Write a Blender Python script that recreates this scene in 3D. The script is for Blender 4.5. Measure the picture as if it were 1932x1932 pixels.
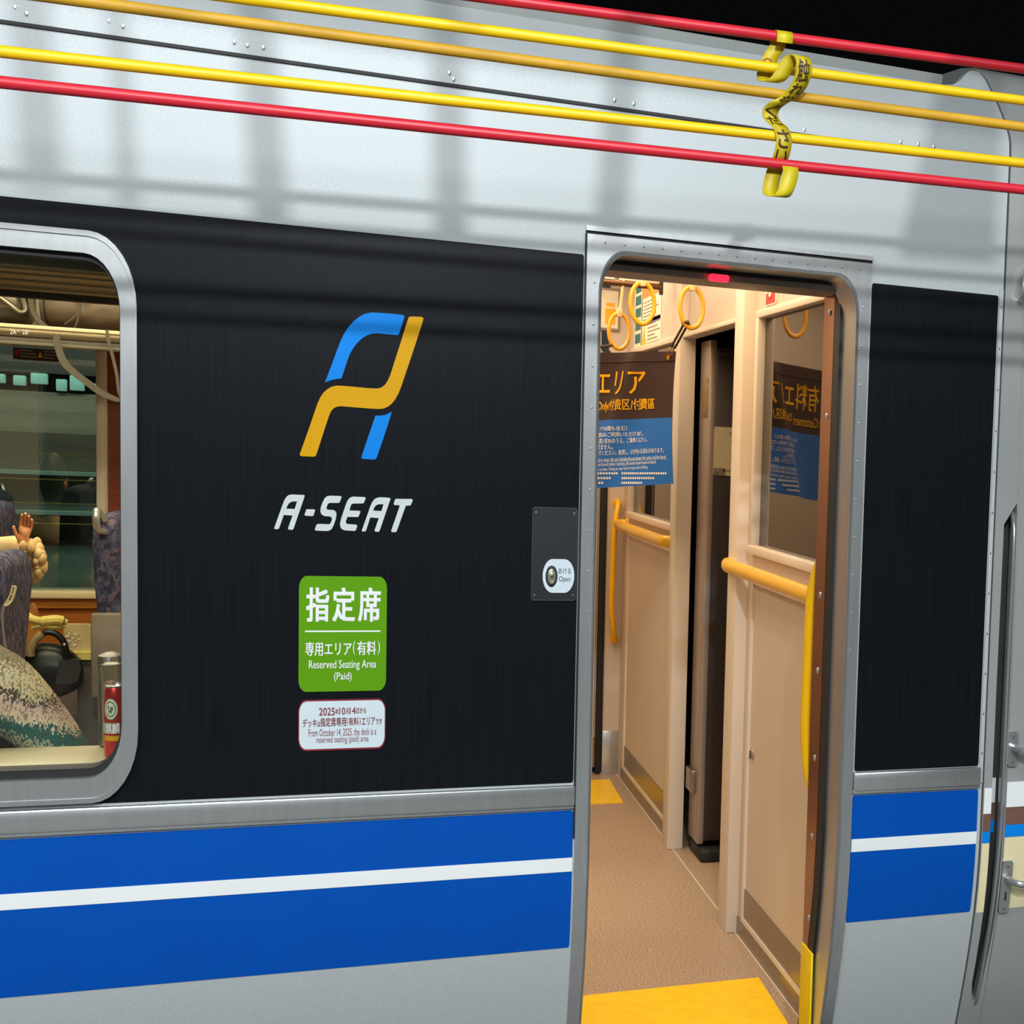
import bpy, bmesh, math, random
from mathutils import Vector, Matrix

for o in list(bpy.data.objects):
    bpy.data.objects.remove(o)
SC = bpy.context.scene
COL = SC.collection
random.seed(7)
# ------------------------------------------------------------------ camera
# world: x along the train, y into the train (car side is y = 0), z up from the car floor
R = ((0.900276804638737, -0.4325775579322089, 0.04876813921887665),
     (-0.007959749390461172, 0.09565220789812927, 0.9953829903679559),
     (0.43524512337199867, 0.8965084001266355, -0.08267025513008991))
CAM = Vector((0.0, -3.30313632, 1.53329708))
FPX, PX, PY = 2864.8365285, 2059.5441, 1118.546029
cd = bpy.data.cameras.new('camera')
cam = bpy.data.objects.new('camera', cd)
COL.objects.link(cam)
cam.matrix_world = Matrix(((R[0][0], R[1][0], -R[2][0], CAM[0]),
                           (R[0][1], R[1][1], -R[2][1], CAM[1]),
                           (R[0][2], R[1][2], -R[2][2], CAM[2]), (0, 0, 0, 1)))
cd.sensor_width = 36.0
cd.lens = 36.0 * FPX / 1932
cd.shift_x = (966 - PX) / 1932
cd.shift_y = (PY - 966) / 1932
cd.clip_start = 0.05
SC.camera = cam

# ------------------------------------------------------------------ light
w = bpy.data.worlds.new('night')
SC.world = w
w.use_nodes = True
w.node_tree.nodes['Background'].inputs[0].default_value = (0.55, 0.6, 0.65, 1)
w.node_tree.nodes['Background'].inputs[1].default_value = 0.004
SC.view_settings.view_transform = 'Standard'
SC.view_settings.look = 'None'
SC.view_settings.gamma = 1
SC.view_settings.use_curve_mapping = False
SC.view_settings.exposure = 0.0


def area(name, loc, rot, sx, sy, power, color, spread=None):
    l = bpy.data.lights.new(name, 'AREA')
    l.shape = 'RECTANGLE'
    l.size, l.size_y = sx, sy
    l.energy = power
    l.color = color
    if spread: l.spread = spread
    o = bpy.data.objects.new(name, l)
    o.location = loc
    o.rotation_euler = rot
    COL.objects.link(o)
    return o


COOL = (0.93, 0.97, 1.0)
WARM = (1.0, 0.75, 0.49)
CREAM = (1.0, 0.86, 0.60)
# platform ceiling strip lamps (over and behind the photographer)
area('platform_strip_light', (-1.2, -3.4, 4.3), (math.radians(38), 0, 0), 6.0, 0.5, 100, COOL)
area('platform_strip_light', (-1.2, -6.5, 4.0), (math.radians(62), 0, 0), 8.0, 0.8, 290, COOL)
pl = bpy.data.lights.new('band_shadow_spot', 'SPOT')  # compact spot added to throw the shadow bands on the car side
pl.energy = 410
pl.color = COOL
pl.shadow_soft_size = 0.045
pl.spot_size = math.radians(95)
pl.spot_blend = 0.6
plo = bpy.data.objects.new('band_shadow_spot', pl)
plo.location = (0.05, -4.6, 3.5)
plo.rotation_euler = (math.radians(70), 0, 0)
COL.objects.link(plo)
# car interior lamps
area('deck_light', (0.62, 1.35, 2.33), (0, 0, 0), 0.8, 1.9, 24, WARM)
area('deck_light', (0.62, 3.15, 2.33), (0, 0, 0), 0.8, 1.1, 16, WARM)
area('cabin_light', (-0.95, 1.55, 2.33), (0, 0, 0), 1.3, 0.35, 26, CREAM)
area('cabin_light', (-0.95, 2.65, 2.33), (0, 0, 0), 1.3, 0.35, 26, CREAM)
area('far_wall_fill', (-2.2, 5.6, 3.2), (math.radians(35), 0, 0), 5.0, 0.3, 95, (0.9, 1.0, 0.93))  # fill added outside the car to brighten the wall beyond the far window


# ------------------------------------------------------------------ helpers
def spot(px, py, ax, val):
    """the point of the plane <axis ax> = val seen at photo pixel px, py"""
    a, b = (px - PX) / FPX, -(py - PY) / FPX
    d = Vector([R[0][i] * a + R[1][i] * b + R[2][i] for i in range(3)])
    return CAM + d * ((val - CAM[ax]) / d[ax])


def lin(c):
    return tuple(((v / 255) / 12.92 if v / 255 <= 0.04045 else ((v / 255 + 0.055) / 1.055) ** 2.4) for v in c)


def mat(name, rgb, rough=0.5, metal=0.0, vary=0.06, scale=30.0, stretch=(1, 1, 1), bump=0.0, spec=0.5, coat=0.0, rgb2=None):
    m = bpy.data.materials.new(name)
    m.use_nodes = True
    nt = m.node_tree
    b = nt.nodes['Principled BSDF']
    tc = nt.nodes.new('ShaderNodeTexCoord')
    mp = nt.nodes.new('ShaderNodeMapping')
    mp.inputs['Scale'].default_value = stretch
    nz = nt.nodes.new('ShaderNodeTexNoise')
    nz.inputs['Scale'].default_value = scale
    nz.inputs['Detail'].default_value = 4
    rp = nt.nodes.new('ShaderNodeValToRGB')
    c = lin(rgb)
    c2 = lin(rgb2) if rgb2 else None
    lo = c2 or tuple(v * (1 - vary) for v in c)
    hi = c if c2 else tuple(min(1, v * (1 + vary)) for v in c)
    rp.color_ramp.elements[0].position = 0.3
    rp.color_ramp.elements[1].position = 0.7
    rp.color_ramp.elements[0].color = (*lo, 1)
    rp.color_ramp.elements[1].color = (*hi, 1)
    L = nt.links.new
    L(tc.outputs['Object'], mp.inputs['Vector'])
    L(mp.outputs['Vector'], nz.inputs['Vector'])
    L(nz.outputs['Fac'], rp.inputs['Fac'])
    L(rp.outputs['Color'], b.inputs['Base Color'])
    b.inputs['Roughness'].default_value = rough
    b.inputs['Metallic'].default_value = metal
    b.inputs['Specular IOR Level'].default_value = spec
    if coat:
        b.inputs['Coat Weight'].default_value = coat
        b.inputs['Coat Roughness'].default_value = 0.08
    if bump:
        bn = nt.nodes.new('ShaderNodeBump')
        bn.inputs['Strength'].default_value = bump
        bn.inputs['Distance'].default_value = 0.002
        L(nz.outputs['Fac'], bn.inputs['Height'])
        L(bn.outputs['Normal'], b.inputs['Normal'])
    return m


def emit(name, rgb, strength):
    m = mat(name, rgb)
    b = m.node_tree.nodes['Principled BSDF']
    b.inputs['Emission Color'].default_value = (*lin(rgb), 1)
    b.inputs['Emission Strength'].default_value = strength
    return m


def glass(name, tint=(1, 1, 1), refl=0.06, rough=0.0):
    m = bpy.data.materials.new(name)
    m.use_nodes = True
    nt = m.node_tree
    out = nt.nodes['Material Output']
    nt.nodes.remove(nt.nodes['Principled BSDF'])
    t = nt.nodes.new('ShaderNodeBsdfTransparent')
    t.inputs[0].default_value = (*tint, 1)
    g = nt.nodes.new('ShaderNodeBsdfGlossy')
    g.inputs['Roughness'].default_value = rough
    fr = nt.nodes.new('ShaderNodeFresnel')
    fr.inputs['IOR'].default_value = 1.45
    ad = nt.nodes.new('ShaderNodeMath')
    ad.operation = 'ADD'
    ad.inputs[1].default_value = refl
    mx = nt.nodes.new('ShaderNodeMixShader')
    nt.links.new(fr.outputs[0], ad.inputs[0])
    nt.links.new(ad.outputs[0], mx.inputs[0])
    nt.links.new(t.outputs[0], mx.inputs[1])
    nt.links.new(g.outputs[0], mx.inputs[2])
    nt.links.new(mx.outputs[0], out.inputs[0])
    return m


PROF = [(-0.3, 0.27), (0.0, 0.165), (0.10, 0.125), (0.16, 0.104), (0.23, 0.080), (0.30, 0.058), (0.38, 0.036), (0.45, 0.020),
        (0.52, 0.009), (0.58, 0.003), (0.65, 0.0), (1.9, 0.0), (2.24, 0.0),
        (2.264, 0.003), (2.278, 0.009), (2.29, 0.017), (2.315, 0.038), (2.34, 0.062), (2.36, 0.082), (2.386, 0.110), (2.413, 0.141), (2.441, 0.174),
        (2.469, 0.219), (2.49, 0.27), (2.51, 0.36), (2.53, 0.5)]
ZCUT = [p[0] for p in PROF if not 0.7 < p[0] < 1.85]


def prof(z):
    for (a, ya), (b, yb) in zip(PROF, PROF[1:]):
        if z <= b:
            t = max(0.0, (z - a) / (b - a))
            return ya + (yb - ya) * t
    return PROF[-1][1]


def side(px, py):
    """point of the car side seen at a photo pixel"""
    p = spot(px, py, 1, 0.0)
    for _ in range(8):
        p = spot(px, py, 1, prof(p.z))
    return p


class MB:
    def __init__(self):
        self.bm = bmesh.new()
        self.slot = 0

    def _new(self, f0):
        for f in self.bm.faces:
            if f.index == -1: f.material_index = self.slot

    def faces(self, vs, fs):
        v = [self.bm.verts.new(p) for p in vs]
        for f in fs:
            try:
                self.bm.faces.new([v[i] for i in f]).material_index = self.slot
            except ValueError:
                pass
        return v

    def merge(self, other):
        m = bpy.data.meshes.new('tmp')
        other.to_mesh(m)
        n = len(self.bm.faces)
        self.bm.from_mesh(m)
        self.bm.faces.ensure_lookup_table()
        for f in self.bm.faces[n:]: f.material_index = self.slot
        bpy.data.meshes.remove(m)
        other.free()

    def box(self, x0, x1, y0, y1, z0, z1, bev=0.0, seg=2, M=None):
        b = bmesh.new()
        bmesh.ops.create_cube(b, size=1)
        for v in b.verts:
            v.co = Vector(((x0 + x1) / 2 + v.co.x * (x1 - x0), (y0 + y1) / 2 + v.co.y * (y1 - y0), (z0 + z1) / 2 + v.co.z * (z1 - z0)))
        if bev:
            bmesh.ops.bevel(b, geom=b.edges[:], offset=bev, segments=seg, affect='EDGES', profile=0.5)
        if M: bmesh.ops.transform(b, matrix=M, verts=b.verts)
        self.merge(b)
        return self

    def tube(self, path, r, n=12, sx=1.0, closed=False, caps=True):
        """round tube along path; r number or list; sx narrows it along x"""
        P = [Vector(p) for p in path]
        k = len(P)
        rs = r if isinstance(r, (list, tuple)) else [r] * k
        rings = []
        prev = None
        for i in range(k):
            a = P[(i - 1) % k] if (i > 0 or closed) else P[0]
            c = P[(i + 1) % k] if (i < k - 1 or closed) else P[-1]
            t = (c - a).normalized()
            if prev is None:
                u = t.orthogonal().normalized()
            else:
                u = (prev - t * prev.dot(t)).normalized()
            prev = u
            v = t.cross(u)
            ring = []
            for j in range(n):
                an = 2 * math.pi * j / n
                d = (u * math.cos(an) + v * math.sin(an)) * rs[i]
                d.x *= sx
                ring.append(self.bm.verts.new(P[i] + d))
            rings.append(ring)
        m = k if closed else k - 1
        for i in range(m):
            A, B = rings[i], rings[(i + 1) % k]
            for j in range(n):
                self.bm.faces.new((A[j], A[(j + 1) % n], B[(j + 1) % n], B[j])).material_index = self.slot
        if caps and not closed:
            self.bm.faces.new(rings[0][::-1]).material_index = self.slot
            self.bm.faces.new(rings[-1]).material_index = self.slot
        return self

    def lathe(self, c, prf, n=24, axis='z', sx=1.0):
        """prf: list of (radius, offset along axis)"""
        rings = []
        for r, h in prf:
            ring = []
            for j in range(n):
                an = 2 * math.pi * j / n
                a, b = r * math.cos(an), r * math.sin(an)
                if axis == 'z': p = (c[0] + a * sx, c[1] + b, c[2] + h)
                elif axis == 'y': p = (c[0] + a * sx, c[1] + h, c[2] + b)
                else: p = (c[0] + h, c[1] + a, c[2] + b)
                ring.append(self.bm.verts.new(p))
            rings.append(ring)
        for A, B in zip(rings, rings[1:]):
            for j in range(n):
                self.bm.faces.new((A[j], A[(j + 1) % n], B[(j + 1) % n], B[j])).material_index = self.slot
        for rg in (rings[0], rings[-1]):
            self.bm.faces.new(rg).material_index = self.slot
        return self

    def plate(self, loops, fn, thick, cuts=None):
        """flat outline loops in (a, b) with holes -> fn(a, b, d) for the front (d=0) and back (d=thick)"""
        b = bmesh.new()
        for lp in loops:
            vs = [b.verts.new((p[0], 0, p[1])) for p in lp]
            for i in range(len(vs)): b.edges.new((vs[i], vs[(i + 1) % len(vs)]))
        bmesh.ops.triangle_fill(b, use_beauty=True, use_dissolve=False, edges=b.edges[:], normal=(0, -1, 0))
        for z in (cuts or []):
            bmesh.ops.bisect_plane(b, geom=b.verts[:] + b.edges[:] + b.faces[:], plane_co=(0, 0, z), plane_no=(0, 0, 1), dist=1e-6)
        if thick:
            ex = bmesh.ops.extrude_face_region(b, geom=b.faces[:], use_keep_orig=True)
            back = {g for g in ex['geom'] if isinstance(g, bmesh.types.BMVert)}
        else:
            back = set()
        for v in b.verts:
            v.co = Vector(fn(v.co.x, v.co.z, thick if v in back else 0.0))
        if thick: bmesh.ops.recalc_face_normals(b, faces=b.faces[:])
        self.merge(b)
        return self

    def skinplate(self, loops, off, thick):
        """plate hugging the curved car side, standing off outwards"""
        zs = [p[1] for l in loops for p in l]
        cuts = [z for z in ZCUT if min(zs) < z < max(zs)]
        return self.plate(loops, lambda x, z, d: (x, prof(z) - off + d, z), thick, cuts)


def finish(name, mb, mats, parent=None, smooth=35):
    me = bpy.data.meshes.new(name)
    bmesh.ops.recalc_face_normals(mb.bm, faces=mb.bm.faces[:])
    mb.bm.to_mesh(me)
    mb.bm.free()
    for m in (mats if isinstance(mats, (list, tuple)) else [mats]): me.materials.append(m)
    if smooth:
        for p in me.polygons: p.use_smooth = True
        me.set_sharp_from_angle(angle=math.radians(smooth))
    o = bpy.data.objects.new(name, me)
    COL.objects.link(o)
    if parent:
        q = parent
        s = Vector((0, 0, 0))
        while q:
            s += q.location
            q = q.parent
        me.transform(Matrix.Translation(-s))
        o.parent = parent
    return o


def tag(o, label=None, cat=None, group=None, kind=None):
    if label: o['label'] = label
    if cat: o['category'] = cat
    if group: o['group'] = group
    if kind: o['kind'] = kind
    return o


def thing(name, loc, label, cat, group=None):
    o = bpy.data.objects.new(name, None)
    o.location = loc
    o.empty_display_size = 0.05
    COL.objects.link(o)
    return tag(o, label, cat, group)


def struct(name, mb, mats, label=None, smooth=35):
    o = finish(name, mb, mats, None, smooth)
    o['kind'] = 'structure'
    if label: o['label'] = label
    return o


def rrect(x0, x1, z0, z1, rx, rz, n=8):
    pts = []
    for cx, cz, a0 in ((x1 - rx, z1 - rz, 0), (x0 + rx, z1 - rz, 90), (x0 + rx, z0 + rz, 180), (x1 - rx, z0 + rz, 270)):
        for i in range(n + 1):
            a = math.radians(a0 + 90 * i / n)
            pts.append((cx + rx * math.cos(a), cz + rz * math.sin(a)))
    return pts


def crv(pts, n=8, closed=False):
    """Catmull-Rom"""
    P = [Vector(p) for p in pts]
    k = len(P)
    out = []
    for i in range(k if closed else k - 1):
        if closed: a, b, c, d = P[(i - 1) % k], P[i], P[(i + 1) % k], P[(i + 2) % k]
        else: a, b, c, d = P[max(i - 1, 0)], P[i], P[i + 1], P[min(i + 2, k - 1)]
        for j in range(n):
            t = j / n
            out.append(0.5 * ((2 * b) + (c - a) * t + (2 * a - 5 * b + 4 * c - d) * t * t + (3 * b - a - 3 * c + d) * t ** 3))
    if not closed: out.append(P[-1])
    return out


_tc = {}


def glyphs(s, bold=0.0):
    """outline mesh of a line of writing, scaled to 0..1 x 0..1"""
    k = (s, bold)
    if k not in _tc:
        c = bpy.data.curves.new('t', 'FONT')
        c.body = s
        c.offset = bold
        c.resolution_u = 3
        o = bpy.data.objects.new('t', c)
        COL.objects.link(o)
        dg = bpy.context.evaluated_depsgraph_get()
        m = o.evaluated_get(dg).to_mesh()
        vs = [v.co.copy() for v in m.vertices]
        fs = [tuple(p.vertices) for p in m.polygons]
        o.evaluated_get(dg).to_mesh_clear()
        bpy.data.objects.remove(o)
        bpy.data.curves.remove(c)
        x0, x1 = min(v.x for v in vs), max(v.x for v in vs)
        y0, y1 = min(v.y for v in vs), max(v.y for v in vs)
        _tc[k] = ([((v.x - x0) / (x1 - x0), (v.y - y0) / max(y1 - y0, 1e-6)) for v in vs], fs)
    return _tc[k]


def write(mb, s, fn, bold=0.0):
    """bold thickens the strokes by that part of the letter height"""
    vs, fs = glyphs(s)
    k = bold * (len(s) and 1.0)
    wide = max(1.0, sum(1.0 if ord(c) > 255 else 0.55 for c in s))
    du, dv = k / wide, k
    for i, (a, b) in enumerate(((0, 0),) if not bold else ((-1, -.6), (1, -.6), (-1, .6), (1, .6))):
        mb.faces([Vector(fn(min(1.0, max(0.0, u * (1 - 2 * du) + du * (1 + a))), min(1.0, max(0.0, v * (1 - 1.2 * dv) + dv * (.6 + b))))) + Vector((0, -.00025 * i, 0)) for u, v in vs], fs)
    return mb


def onside(x0, x1, z0, z1, off):
    return lambda u, v: (x0 + (x1 - x0) * u, prof(z0 + (z1 - z0) * v) - off, z0 + (z1 - z0) * v)


def rect_side(pl_, pt, pr, pb, off):
    """rectangle on the car side from the pixel bounds left, top, right, bottom"""
    a, b = side(pl_, pt), side(pr, pb)
    return onside(a.x, b.x, b.z, a.z, off)


# ------------------------------------------------------------------ materials
M = {}
M['steel'] = mat('stainless_side', (184, 191, 192), 0.5, 0.15, 0.075, 300, (1, 1, 1), 0.14, 0.3)
M['steel_b'] = mat('stainless_frame', (186, 190, 190), 0.30, 0.75, 0.05, 14, (6, 6, 0.6))
M['steel_dk'] = mat('stainless_dark', (120, 122, 120), 0.35, 0.8, 0.08, 14, (4, 4, 1))
M['cab'] = mat('grey_cab_paint', (176, 180, 178), 0.28, 0.35, 0.02, 6)
M['roof'] = mat('roof_grey', (128, 132, 130), 0.55, 0.2, 0.05, 12)
M['black'] = mat('black_film', (20, 24, 30), 0.3, 0, 0.25, 9, (26, 1, 0.5), 0, 0.14, rgb2=(14, 17, 21))
M['blue'] = mat('blue_film', (2, 78, 172), 0.38, 0, 0.03, 8, spec=0.12)
M['white'] = mat('white_film', (232, 236, 236), 0.4, 0, 0.02, 10, spec=0.12)
M['sky'] = mat('light_blue_film', (8, 132, 226), 0.4, 0, 0.02, 8, spec=0.12)
M['gold'] = mat('gold_film', (214, 160, 12), 0.4, 0, 0.05, 6, spec=0.12)
M['silver_film'] = mat('silver_film', (205, 214, 214), 0.4, 0.2, 0.04, 60)
M['green'] = mat('green_board', (92, 152, 16), 0.4, 0, 0.05, 5, spec=0.12)
M['notice'] = mat('pale_notice', (205, 220, 226), 0.4, 0, 0.02, 8, spec=0.12)
M['maroon'] = mat('maroon_ink', (128, 22, 36), 0.5, 0, 0.05, 20)
M['rubber'] = mat('black_rubber', (22, 23, 24), 0.6, 0, 0.1, 40)
M['panel_blk'] = mat('switch_cover', (25, 28, 33), 0.4, 0, 0.1, 30)
M['rope_y'] = mat('rope_yellow', (236, 196, 6), 0.42, 0, 0.06, 30, (0.3, 1, 1))
M['rope_o'] = mat('rope_ochre', (196, 150, 30), 0.55, 0, 0.2, 24, (0.4, 1, 1))
M['rope_r'] = mat('rope_red', (204, 34, 52), 0.4, 0, 0.06, 30, (0.3, 1, 1))
M['tape'] = mat('tape_yellow', (214, 196, 26), 0.5, 0, 0.2, 14, rgb2=(176, 156, 20))
M['ink'] = mat('brown_ink', (62, 30, 18), 0.6, 0, 0.1, 20)
M['cream'] = mat('cream_lining', (206, 192, 178), 0.5, 0, 0.02, 6)
M['cream2'] = mat('pale_moulding', (222, 210, 192), 0.42, 0, 0.02, 6)
M['kick'] = mat('kick_plate_steel', (150, 138, 120), 0.3, 0.85, 0.06, 10, (8, 1, 1))
M['bronze'] = mat('polished_pillar', (150, 96, 66), 0.04, 1.0, 0.03, 4)  # polished steel; reflected brown of wood and curtain is put into the colour
M['floor'] = mat('speckled_floor', (206, 180, 154), 0.45, 0, 0.2, 170, rgb2=(122, 102, 84))
M['mat_y'] = mat('yellow_floor_sheet', (255, 212, 0), 0.5, 0, 0.05, 24, rgb2=(246, 198, 0))
M['yellow'] = mat('yellow_handrail', (246, 190, 8), 0.3, 0, 0.03, 12, coat=0.4)
M['ring'] = mat('yellow_ring', (244, 176, 20), 0.35, 0, 0.04, 10, coat=0.3)
M['strap'] = mat('cream_strap', (236, 214, 160), 0.6, 0, 0.04, 60)
M['mirror'] = mat('dark_window', (20, 17, 15), 0.02, 0, 0.02, 4, spec=0.55)
M['curt_t'] = mat('brown_curtain', (58, 40, 38), 0.55, 0, 0.1, 260, (1, 1, 1), 0.1)
M['curt_b'] = mat('blue_curtain', (36, 110, 200), 0.5, 0, 0.06, 260, (1, 1, 1), 0.1)
M['ink_y'] = mat('yellow_print', (240, 180, 16), 0.5)
M['ink_w'] = mat('white_print', (236, 240, 240), 0.5)
M['brass'] = mat('brass', (220, 176, 70), 0.2, 1.0, 0.05, 20)
M['dk_strap'] = mat('dark_strap', (70, 52, 40), 0.6)
M['dkdoor'] = mat('dark_door', (40, 30, 27), 0.45, 0, 0.15, 14, (4, 4, 1))
M['jamb'] = mat('grey_jamb', (164, 150, 138), 0.4, 0.4, 0.06, 10, (4, 4, 1))
M['paper'] = mat('paper', (232, 226, 208), 0.6)
M['paper_or'] = mat('orange_print', (226, 132, 64), 0.6)
M['teal'] = mat('teal_print', (34, 110, 110), 0.6)
M['grey_ink'] = mat('grey_print', (150, 140, 130), 0.6)
M['red'] = mat('red_print', (200, 30, 40), 0.5)
M['wood'] = mat('wood_panel', (128, 60, 34), 0.4, 0, 0.16, 5, (1.2, 1.2, 14))
M['wood_o'] = mat('amber_panel', (198, 126, 48), 0.45, 0, 0.08, 6, (1, 1, 8))
M['amber'] = mat('amber_armrest', (224, 148, 66), 0.4, 0, 0.05, 6)
M['sill'] = mat('cream_sill', (232, 220, 176), 0.4, 0, 0.03, 10)
M['gold_rack'] = mat('rack_bronze', (150, 134, 104), 0.3, 0.85, 0.15, 8, (1, 20, 20))
M['olive'] = mat('blind_olive', (112, 108, 88), 0.6, 0, 0.05, 20)
M['bag'] = mat('taupe_nylon', (122, 104, 86), 0.55, 0, 0.12, 18, (1, 1, 1), 0.6)
M['bag_d'] = mat('grey_webbing', (92, 86, 74), 0.7, 0, 0.12, 90)
M['bag_s'] = mat('silver_nylon', (120, 112, 96), 0.3, 0.5, 0.3, 9, (1, 1, 1), 0.6)
M['blackbag'] = mat('black_leather', (20, 24, 22), 0.35, 0, 0.2, 40, (1, 1, 1), 0.3)
M['table'] = mat('cream_table', (226, 204, 146), 0.35, 0, 0.03, 8)
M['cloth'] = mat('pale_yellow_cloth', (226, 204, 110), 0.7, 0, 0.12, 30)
M['skin'] = mat('skin', (232, 160, 112), 0.5, 0, 0.05, 20)
M['hair'] = mat('dark_hair', (30, 24, 20), 0.5, 0, 0.2, 60)
M['fleece'] = mat('cream_fleece', (236, 206, 150), 0.9, 0, 0.15, 50, (1, 1, 1), 0.5, rgb2=(196, 160, 104))
M['can'] = mat('red_can', (196, 44, 38), 0.28, 0.55, 0.04, 8)
M['can_top'] = mat('can_metal', (210, 205, 195), 0.25, 0.9)
M['emblem'] = mat('emblem_green', (96, 116, 84), 0.4)
M['emblem_c'] = mat('emblem_cream', (220, 220, 196), 0.4)
M['lamp_red'] = emit('red_lamp', (255, 40, 70), 1.6)
M['concrete'] = mat('platform_concrete', (120, 118, 114), 0.7, 0, 0.1, 6)
M['seatgrey'] = mat('seat_shell_grey', (126, 118, 106), 0.5)
M['plum'] = mat('plum_shell', (148, 104, 98), 0.4)
M['glass'] = glass('window_glass', (0.94, 0.96, 0.94), 0.02)
M['cup'] = glass('clear_plastic', (0.93, 0.94, 0.9), 0.03, 0.35)


def seat_fabric():
    m = mat('navy_patch_fabric', (62, 66, 96), 0.85, 0, 0.1, 120)
    nt = m.node_tree
    b = nt.nodes['Principled BSDF']
    br = nt.nodes.new('ShaderNodeTexVoronoi')
    br.distance = 'CHEBYCHEV'
    br.inputs['Scale'].default_value = 60
    mp = nt.nodes.new('ShaderNodeMapping')
    mp.inputs['Scale'].default_value = (1.6, 1, 1)
    tc = nt.nodes.new('ShaderNodeTexCoord')
    rp = nt.nodes.new('ShaderNodeValToRGB')
    rp.color_ramp.interpolation = 'CONSTANT'
    e = rp.color_ramp.elements
    e[0].color = (*lin((44, 46, 74)), 1)
    e[1].position = 0.35
    e[1].color = (*lin((64, 68, 100)), 1)
    for p, c in ((0.62, (84, 88, 118)), (0.85, (108, 88, 96))):
        x = e.new(p)
        x.color = (*lin(c), 1)
    sp = nt.nodes.new('ShaderNodeSeparateColor')
    L = nt.links.new
    L(tc.outputs['Object'], mp.inputs['Vector'])
    L(mp.outputs['Vector'], br.inputs['Vector'])
    L(br.outputs['Color'], sp.inputs[0])
    L(sp.outputs[0], rp.inputs['Fac'])
    L(rp.outputs['Color'], b.inputs['Base Color'])
    return m


def knit():
    m = mat('fair_isle_knit', (220, 205, 160), 0.95, 0, 0.1, 120, (1, 1, 1), 0.0)
    nt = m.node_tree
    L = nt.links.new
    b = nt.nodes['Principled BSDF']
    tc = nt.nodes.new('ShaderNodeTexCoord')
    sep = nt.nodes.new('ShaderNodeSeparateXYZ')
    L(tc.outputs['Object'], sep.inputs[0])

    def math_(op, a, bb=None):
        n = nt.nodes.new('ShaderNodeMath')
        n.operation = op
        for i, v in enumerate((a, bb)):
            if v is None: continue
            if isinstance(v, (int, float)): n.inputs[i].default_value = v
            else: L(v, n.inputs[i])
        return n.outputs[0]
    # height along the garment, bent by the slope of the yoke and by the stitches
    zz = math_('ADD', sep.outputs['Z'], math_('MULTIPLY', sep.outputs['X'], 0.35))
    st = nt.nodes.new('ShaderNodeTexVoronoi')
    st.inputs['Scale'].default_value = 210
    mp = nt.nodes.new('ShaderNodeMapping')
    mp.inputs['Scale'].default_value = (1.9, 1.2, 0.75)
    mp.inputs['Rotation'].default_value = (0, 0.5, 0)
    L(tc.outputs['Object'], mp.inputs['Vector'])
    L(mp.outputs['Vector'], st.inputs['Vector'])
    sc = nt.nodes.new('ShaderNodeSeparateColor')
    L(st.outputs['Color'], sc.inputs[0])
    zz = math_('ADD', zz, math_('MULTIPLY', math_('SUBTRACT', sc.outputs[0], 0.5), 0.020))
    wv = nt.nodes.new('ShaderNodeTexNoise')
    wv.inputs['Scale'].default_value = 12
    L(tc.outputs['Object'], wv.inputs['Vector'])
    zz = math_('ADD', zz, math_('MULTIPLY', math_('SUBTRACT', wv.outputs['Fac'], 0.5), 0.03))
    f = math_('DIVIDE', math_('SUBTRACT', zz, 0.035), 0.215)
    rp = nt.nodes.new('ShaderNodeValToRGB')
    rp.color_ramp.interpolation = 'CONSTANT'
    bands = [(0.0, (84, 92, 104)), (0.12, (176, 176, 138)), (0.24, (38, 96, 88)), (0.38, (220, 200, 166)), (0.46, (214, 182, 162)), (0.57, (84, 74, 58)),
             (0.62, (226, 206, 158)), (0.72, (236, 218, 170)), (0.84, (168, 152, 118))]
    e = rp.color_ramp.elements
    e[0].color = (*lin(bands[0][1]), 1)
    e[1].position, e[1].color = bands[1][0], (*lin(bands[1][1]), 1)
    for p, c in bands[2:]:
        x = e.new(p)
        x.color = (*lin(c), 1)
    L(f, rp.inputs['Fac'])
    mx = nt.nodes.new('ShaderNodeMix')
    mx.data_type = 'RGBA'
    dk = math_('MULTIPLY', math_('GREATER_THAN', sc.outputs[1], 0.72), 0.6)
    L(dk, mx.inputs[0])
    L(rp.outputs['Color'], mx.inputs[6])
    mx.inputs[7].default_value = (*lin((72, 66, 54)), 1)
    L(mx.outputs[2], b.inputs['Base Color'])
    bn = nt.nodes.new('ShaderNodeBump')
    bn.inputs['Strength'].default_value = 0.6
    bn.inputs['Distance'].default_value = 0.003
    L(st.outputs['Distance'], bn.inputs['Height'])
    L(bn.outputs['Normal'], b.inputs['Normal'])
    return m


M['fabric'] = seat_fabric()
M['knit'] = knit()

# ================================================================== THE CAR BODY
XL = -2.4           # how far the car is built to the left
XS = 1.341          # seam between body end and cab front
YIN, YFAR, XE, ZC = 0.24, 3.93, 1.099, 2.36
car = thing('train_car', (0.4, 0.0, 0.0), 'silver commuter train car with black panels and blue and white stripes, doorway standing open', 'train car')

WIN = (-1.75, -0.371, 0.827, 1.862)        # outside of the window frame
DOOR = (0.417, 1.019, -0.3, 1.970)
OPEN = (0.448, 0.988, -0.3, 1.921)
# side sheet: the upper edge rises in a sweep at the car end
top = [(XL, 2.400), (1.19, 2.400), (1.222, 2.402), (1.243, 2.407), (1.258, 2.416), (1.272, 2.427), (1.295, 2.450), (1.312, 2.464), (1.325, 2.4685), (1.339, 2.469)]
outline = [(XL, -0.25)] + top + [(1.339, -0.25)]
mb = MB().skinplate([outline[::-1], rrect(*WIN, 0.07, 0.125), [(DOOR[0] + .004, -0.2), (DOOR[1] - .004, -0.2), (DOOR[1] - .004, 1.965), (DOOR[0] + .004, 1.965)]], 0.0, 0.04)
finish('side_panel', mb, M['steel'], car)
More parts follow.
